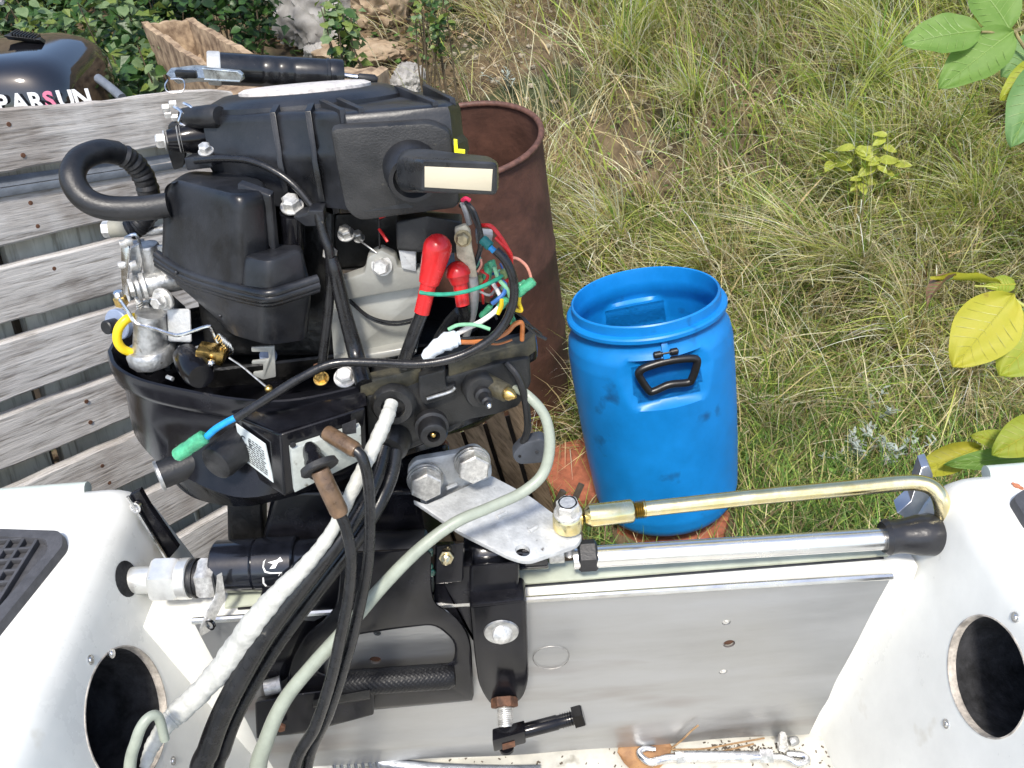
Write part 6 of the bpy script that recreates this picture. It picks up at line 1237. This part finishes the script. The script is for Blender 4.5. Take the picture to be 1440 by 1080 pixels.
# ---------------------------------------------------------------- silvery herbs
slv = leafmat('silver_leaf', (.26, .31, .27), (.42, .46, .42), tr=.15)
SM = blade_mesh('leaf', .022, .007, slv, nu=4, nv=1, bend=.1, fold=.2)
def herb(px, py, d, n, rad, label, seed):
    r = random.Random(seed); rr0 = ray(px, py); c = None
    for k in range(1, 900):
        p = CAM+rr0*(k*.006)
        if p.z < float(H(p.x, p.y)): c = p; break
    if c is None: c = D(px, py, d)
    t = thing('silver_herb', label, 'plant', c, 'silvery herbs in the grass'); b = N(); sh_ = []
    for k in range(max(4, n//9)): 
        e = V((r.gauss(0, rad), r.gauss(0, rad), r.uniform(.04, .11))); tube(b, [c, c+e*.5+V((0, 0, .01)), c+e], .0012, 5, 4); sh_.append(e)
    obj('stem', b, slv, t)
    for k in range(n):
        e = r.choice(sh_)*r.uniform(.45, 1.05); o = bpy.data.objects.new('leaf', SM); o.parent = t; a = r.uniform(0, 6.28)
        o.matrix_local = orient(e, V((math.cos(a), math.sin(a), r.uniform(.1, .9))), V((0, 0, 1))) @ Matrix.Scale(r.uniform(.7, 1.3), 4); S.collection.objects.link(o)
herb(1200, 655, 2., 110, .045, 'silvery grey herb just above the link rod bend', 1); herb(1255, 655, 2., 90, .04, 'silvery grey herb nearest the right locker corner', 2); herb(1225, 600, 2.1, 60, .04, 'sparse silvery herb uphill of the link rod bend', 3)
herb(1320, 540, 2.2, 70, .05, 'silvery herb under the spotted yellow leaf', 4); herb(1385, 530, 2.2, 60, .04, 'silvery herb beside the rightmost yellow leaf', 5); herb(715, 130, 3., 60, .05, 'pale silvery herb uphill of the rusty drum rim', 6)
# ---------------------------------------------------------------- yellow green seedling on the slope
yg = leafmat('yellow_green_leaf', (.34, .40, .06), (.46, .48, .09), tr=.4)
YM = blade_mesh('leaf', .065, .036, yg, nu=6, nv=2, bend=.2, fold=.15)
c = onhill(1185, 300); t = thing('seedling', 'yellow green broad leaved seedling growing in the right hand grass', 'plant', c); b = N(); r_ = random.Random(8); tips = []
for dx, dz, dy in ((-.11, .25, -.09), (-.05, .29, -.12), (.03, .24, -.13), (.06, .30, -.09), (-.02, .19, -.14), (.09, .21, -.1)): e = V((dx, dy, dz)); tube(b, [c, c+e*.6+V((0, 0, .03)), c+e], .0015, 6, 4); tips.append(e)
obj('stem', b, yg, t)
for e in tips:
    for k in range(5): 
        o = bpy.data.objects.new('leaf', YM); o.parent = t; a = r_.uniform(0, 6.28); o.matrix_local = orient(e*r_.uniform(.75, 1.02), V((math.cos(a), math.sin(a)*.7-.3, r_.uniform(-.3, .2))), V((0, -.5, 1))) @ Matrix.Scale(r_.uniform(.6, 1.1), 4); S.collection.objects.link(o)
# ---------------------------------------------------------------- walnut branches reaching in from the right
wg = leafmat('walnut_leaf_green', (.15, .28, .05), (.21, .35, .075), sc_=18, tr=.45, rough=.6); wg2 = leafmat('walnut_leaf_bluish', (.12, .24, .07), (.17, .30, .10), sc_=18, tr=.35, rough=.6); wy = leafmat('walnut_leaf_yellow', (.42, .42, .03), (.52, .46, .045), sc_=14, tr=.4, rough=.6, speck=((.22, .13, .03), 55, .66)); wyg = leafmat('walnut_leaf_yellowing', (.26, .34, .03), (.40, .42, .04), sc_=9, tr=.4, rough=.6)
wbr = leafmat('withered_leaf', (.14, .075, .035), (.26, .16, .09), sc_=40, tr=.1)
def lz_(u, y, L, Wd, bend, fold):
    h_ = Wd*.5*(math.sin(math.pi*min(1, u**.85))**.75); v = y/max(h_, 1e-5)
    return -bend*L*u*u+abs(y)*fold+.012*L*math.sin(u*19)*abs(v)+.02*L*math.sin(v*5+u*4)
def wleaf(par, base, tip, wpx, d, m, nrm=None, bend=.06, fold=.18, d2=None):
    A_, C_ = D(*base, d), D(*tip, d2 or d); L = (C_-A_).length; vs, fs = leafmesh(L, m_px(wpx, A_), 16, 5, bend, fold); nrm = nrm or (-F*1.0+V((0, 0, .5)))
    o = place(vs, fs, 'leaf', A_, C_-A_, nrm, m, par)
    ex = (C_-A_).normalized(); nv = Vector(nrm); nv = (nv-ex*nv.dot(ex)).normalized(); ey = nv.cross(ex); b = N()
    tube(b, [A_+ex*L*u+nv*(lz_(u, 0, L, m_px(wpx, A_), bend, fold)+.0003) for u in (0, .3, .6, .95)], [.0010, .0008, .0006, .0003], 6, 4)
    wd = m_px(wpx, A_)
    for k in range(1, 8):
        for sg in (-1, 1):
            u0 = .08+k*.105; u1 = min(.97, u0+.13); w1 = wd*.5*(math.sin(math.pi*min(1, u1**.85))**.75)*.86
            p = lambda u, w_: A_+ex*L*u+ey*sg*w_+nv*(lz_(u, sg*w_, L, wd, bend, fold)+.0002)
            tube(b, [p(u0, 0), p((u0+u1)/2, w1*.5), p(u1, w1)], [.00045, .0004, .0002], 4, 3)
    obj('vein', b, (leafmat('leaf_vein_yellow', (.38, .37, .04), (.44, .42, .06), tr=.3) if 'yellow' in m.name else leafmat('leaf_vein', (.22, .35, .09), (.27, .40, .11), tr=.3)), o); return o
wb = thing('walnut_branch', 'green walnut leaves hanging in at the top right corner', 'branch', D(1440, 40, 1.05), 'walnut branches')
b = N(); tube(b, [D(1500, -80, 1.1), D(1450, 20, 1.08), D(1428, 44, 1.06), D(1380, 45, 1.05)], [.005, .0035, .0022, .0015], 8); tube(b, [D(1428, 44, 1.06), D(1436, 60, 1.06), D(1470, 110, 1.06)], .002, 8); obj('twig', b, mat('walnut_twig', (.20, .17, .07), .6, var=.3, vs=60), wb)
wleaf(wb, (1380, 43), (1270, 58), 66, 1.05, wg); wleaf(wb, (1425, 44), (1322, 122), 70, 1.05, wg, None, .05, .25); wleaf(wb, (1420, 42), (1365, -40), 84, 1.06, wg); wleaf(wb, (1490, 60), (1410, 105), 70, 1.07, wg2); wleaf(wb, (1475, 80), (1408, 140), 40, 1.04, wyg); wleaf(wb, (1480, 80), (1425, 205), 70, 1.03, wg2)
wb2 = thing('walnut_branch', 'yellowing walnut leaves with one withered brown tip at the right edge', 'branch', D(1440, 420, 1.0), 'walnut branches')
b = N(); tube(b, [D(1520, 470, 1.02), D(1450, 436, 1.0), D(1425, 420, 1.0), D(1400, 405, 1.0), D(1370, 402, 1.0)], [.004, .0022, .0018, .0013, .001], 8); tube(b, [D(1520, 470, 1.02), D(1470, 440, 1.0)], .002, 8); obj('twig', b, mat('yellow_twig', (.34, .36, .08), .6), wb2)
wleaf(wb2, (1428, 400), (1385, 402), 26, 1.0, wyg, None, .05, .4); wleaf(wb2, (1408, 398), (1308, 396), 34, 1.0, wy, V((0, .6, .8)), -.05, .5)
lf = wleaf(wb2, (1345, 388), (1296, 412), 40, .995, wbr, V((.2, .5, .8)), .35, .6); lf['label'] = 'withered brown curled leaf tip'
wleaf(wb2, (1426, 414), (1342, 516), 88, .99, wy, None, .04, .08); wleaf(wb2, (1490, 440), (1408, 528), 88, 1.0, wyg, None, .05, .1); wleaf(wb2, (1500, 430), (1428, 448), 36, 1.02, wg)
wb3 = thing('walnut_branch', 'green and yellow walnut leaves rising behind the right locker corner', 'branch', D(1440, 620, 1.25), 'walnut branches')
b = N(); tube(b, [D(1560, 700, 1.2), D(1480, 640, 1.22), D(1430, 625, 1.25), D(1390, 630, 1.27)], [.004, .003, .002, .0015], 8); obj('twig', b, MATS['yellow_twig'], wb3)
wleaf(wb3, (1380, 628), (1282, 668), 40, 1.27, wy, None, .04, .2); wleaf(wb3, (1430, 625), (1366, 612), 30, 1.25, wyg); wleaf(wb3, (1480, 590), (1396, 640), 56, 1.2, wyg, None, .03, .15); wleaf(wb3, (1470, 640), (1330, 652), 34, 1.24, wg)
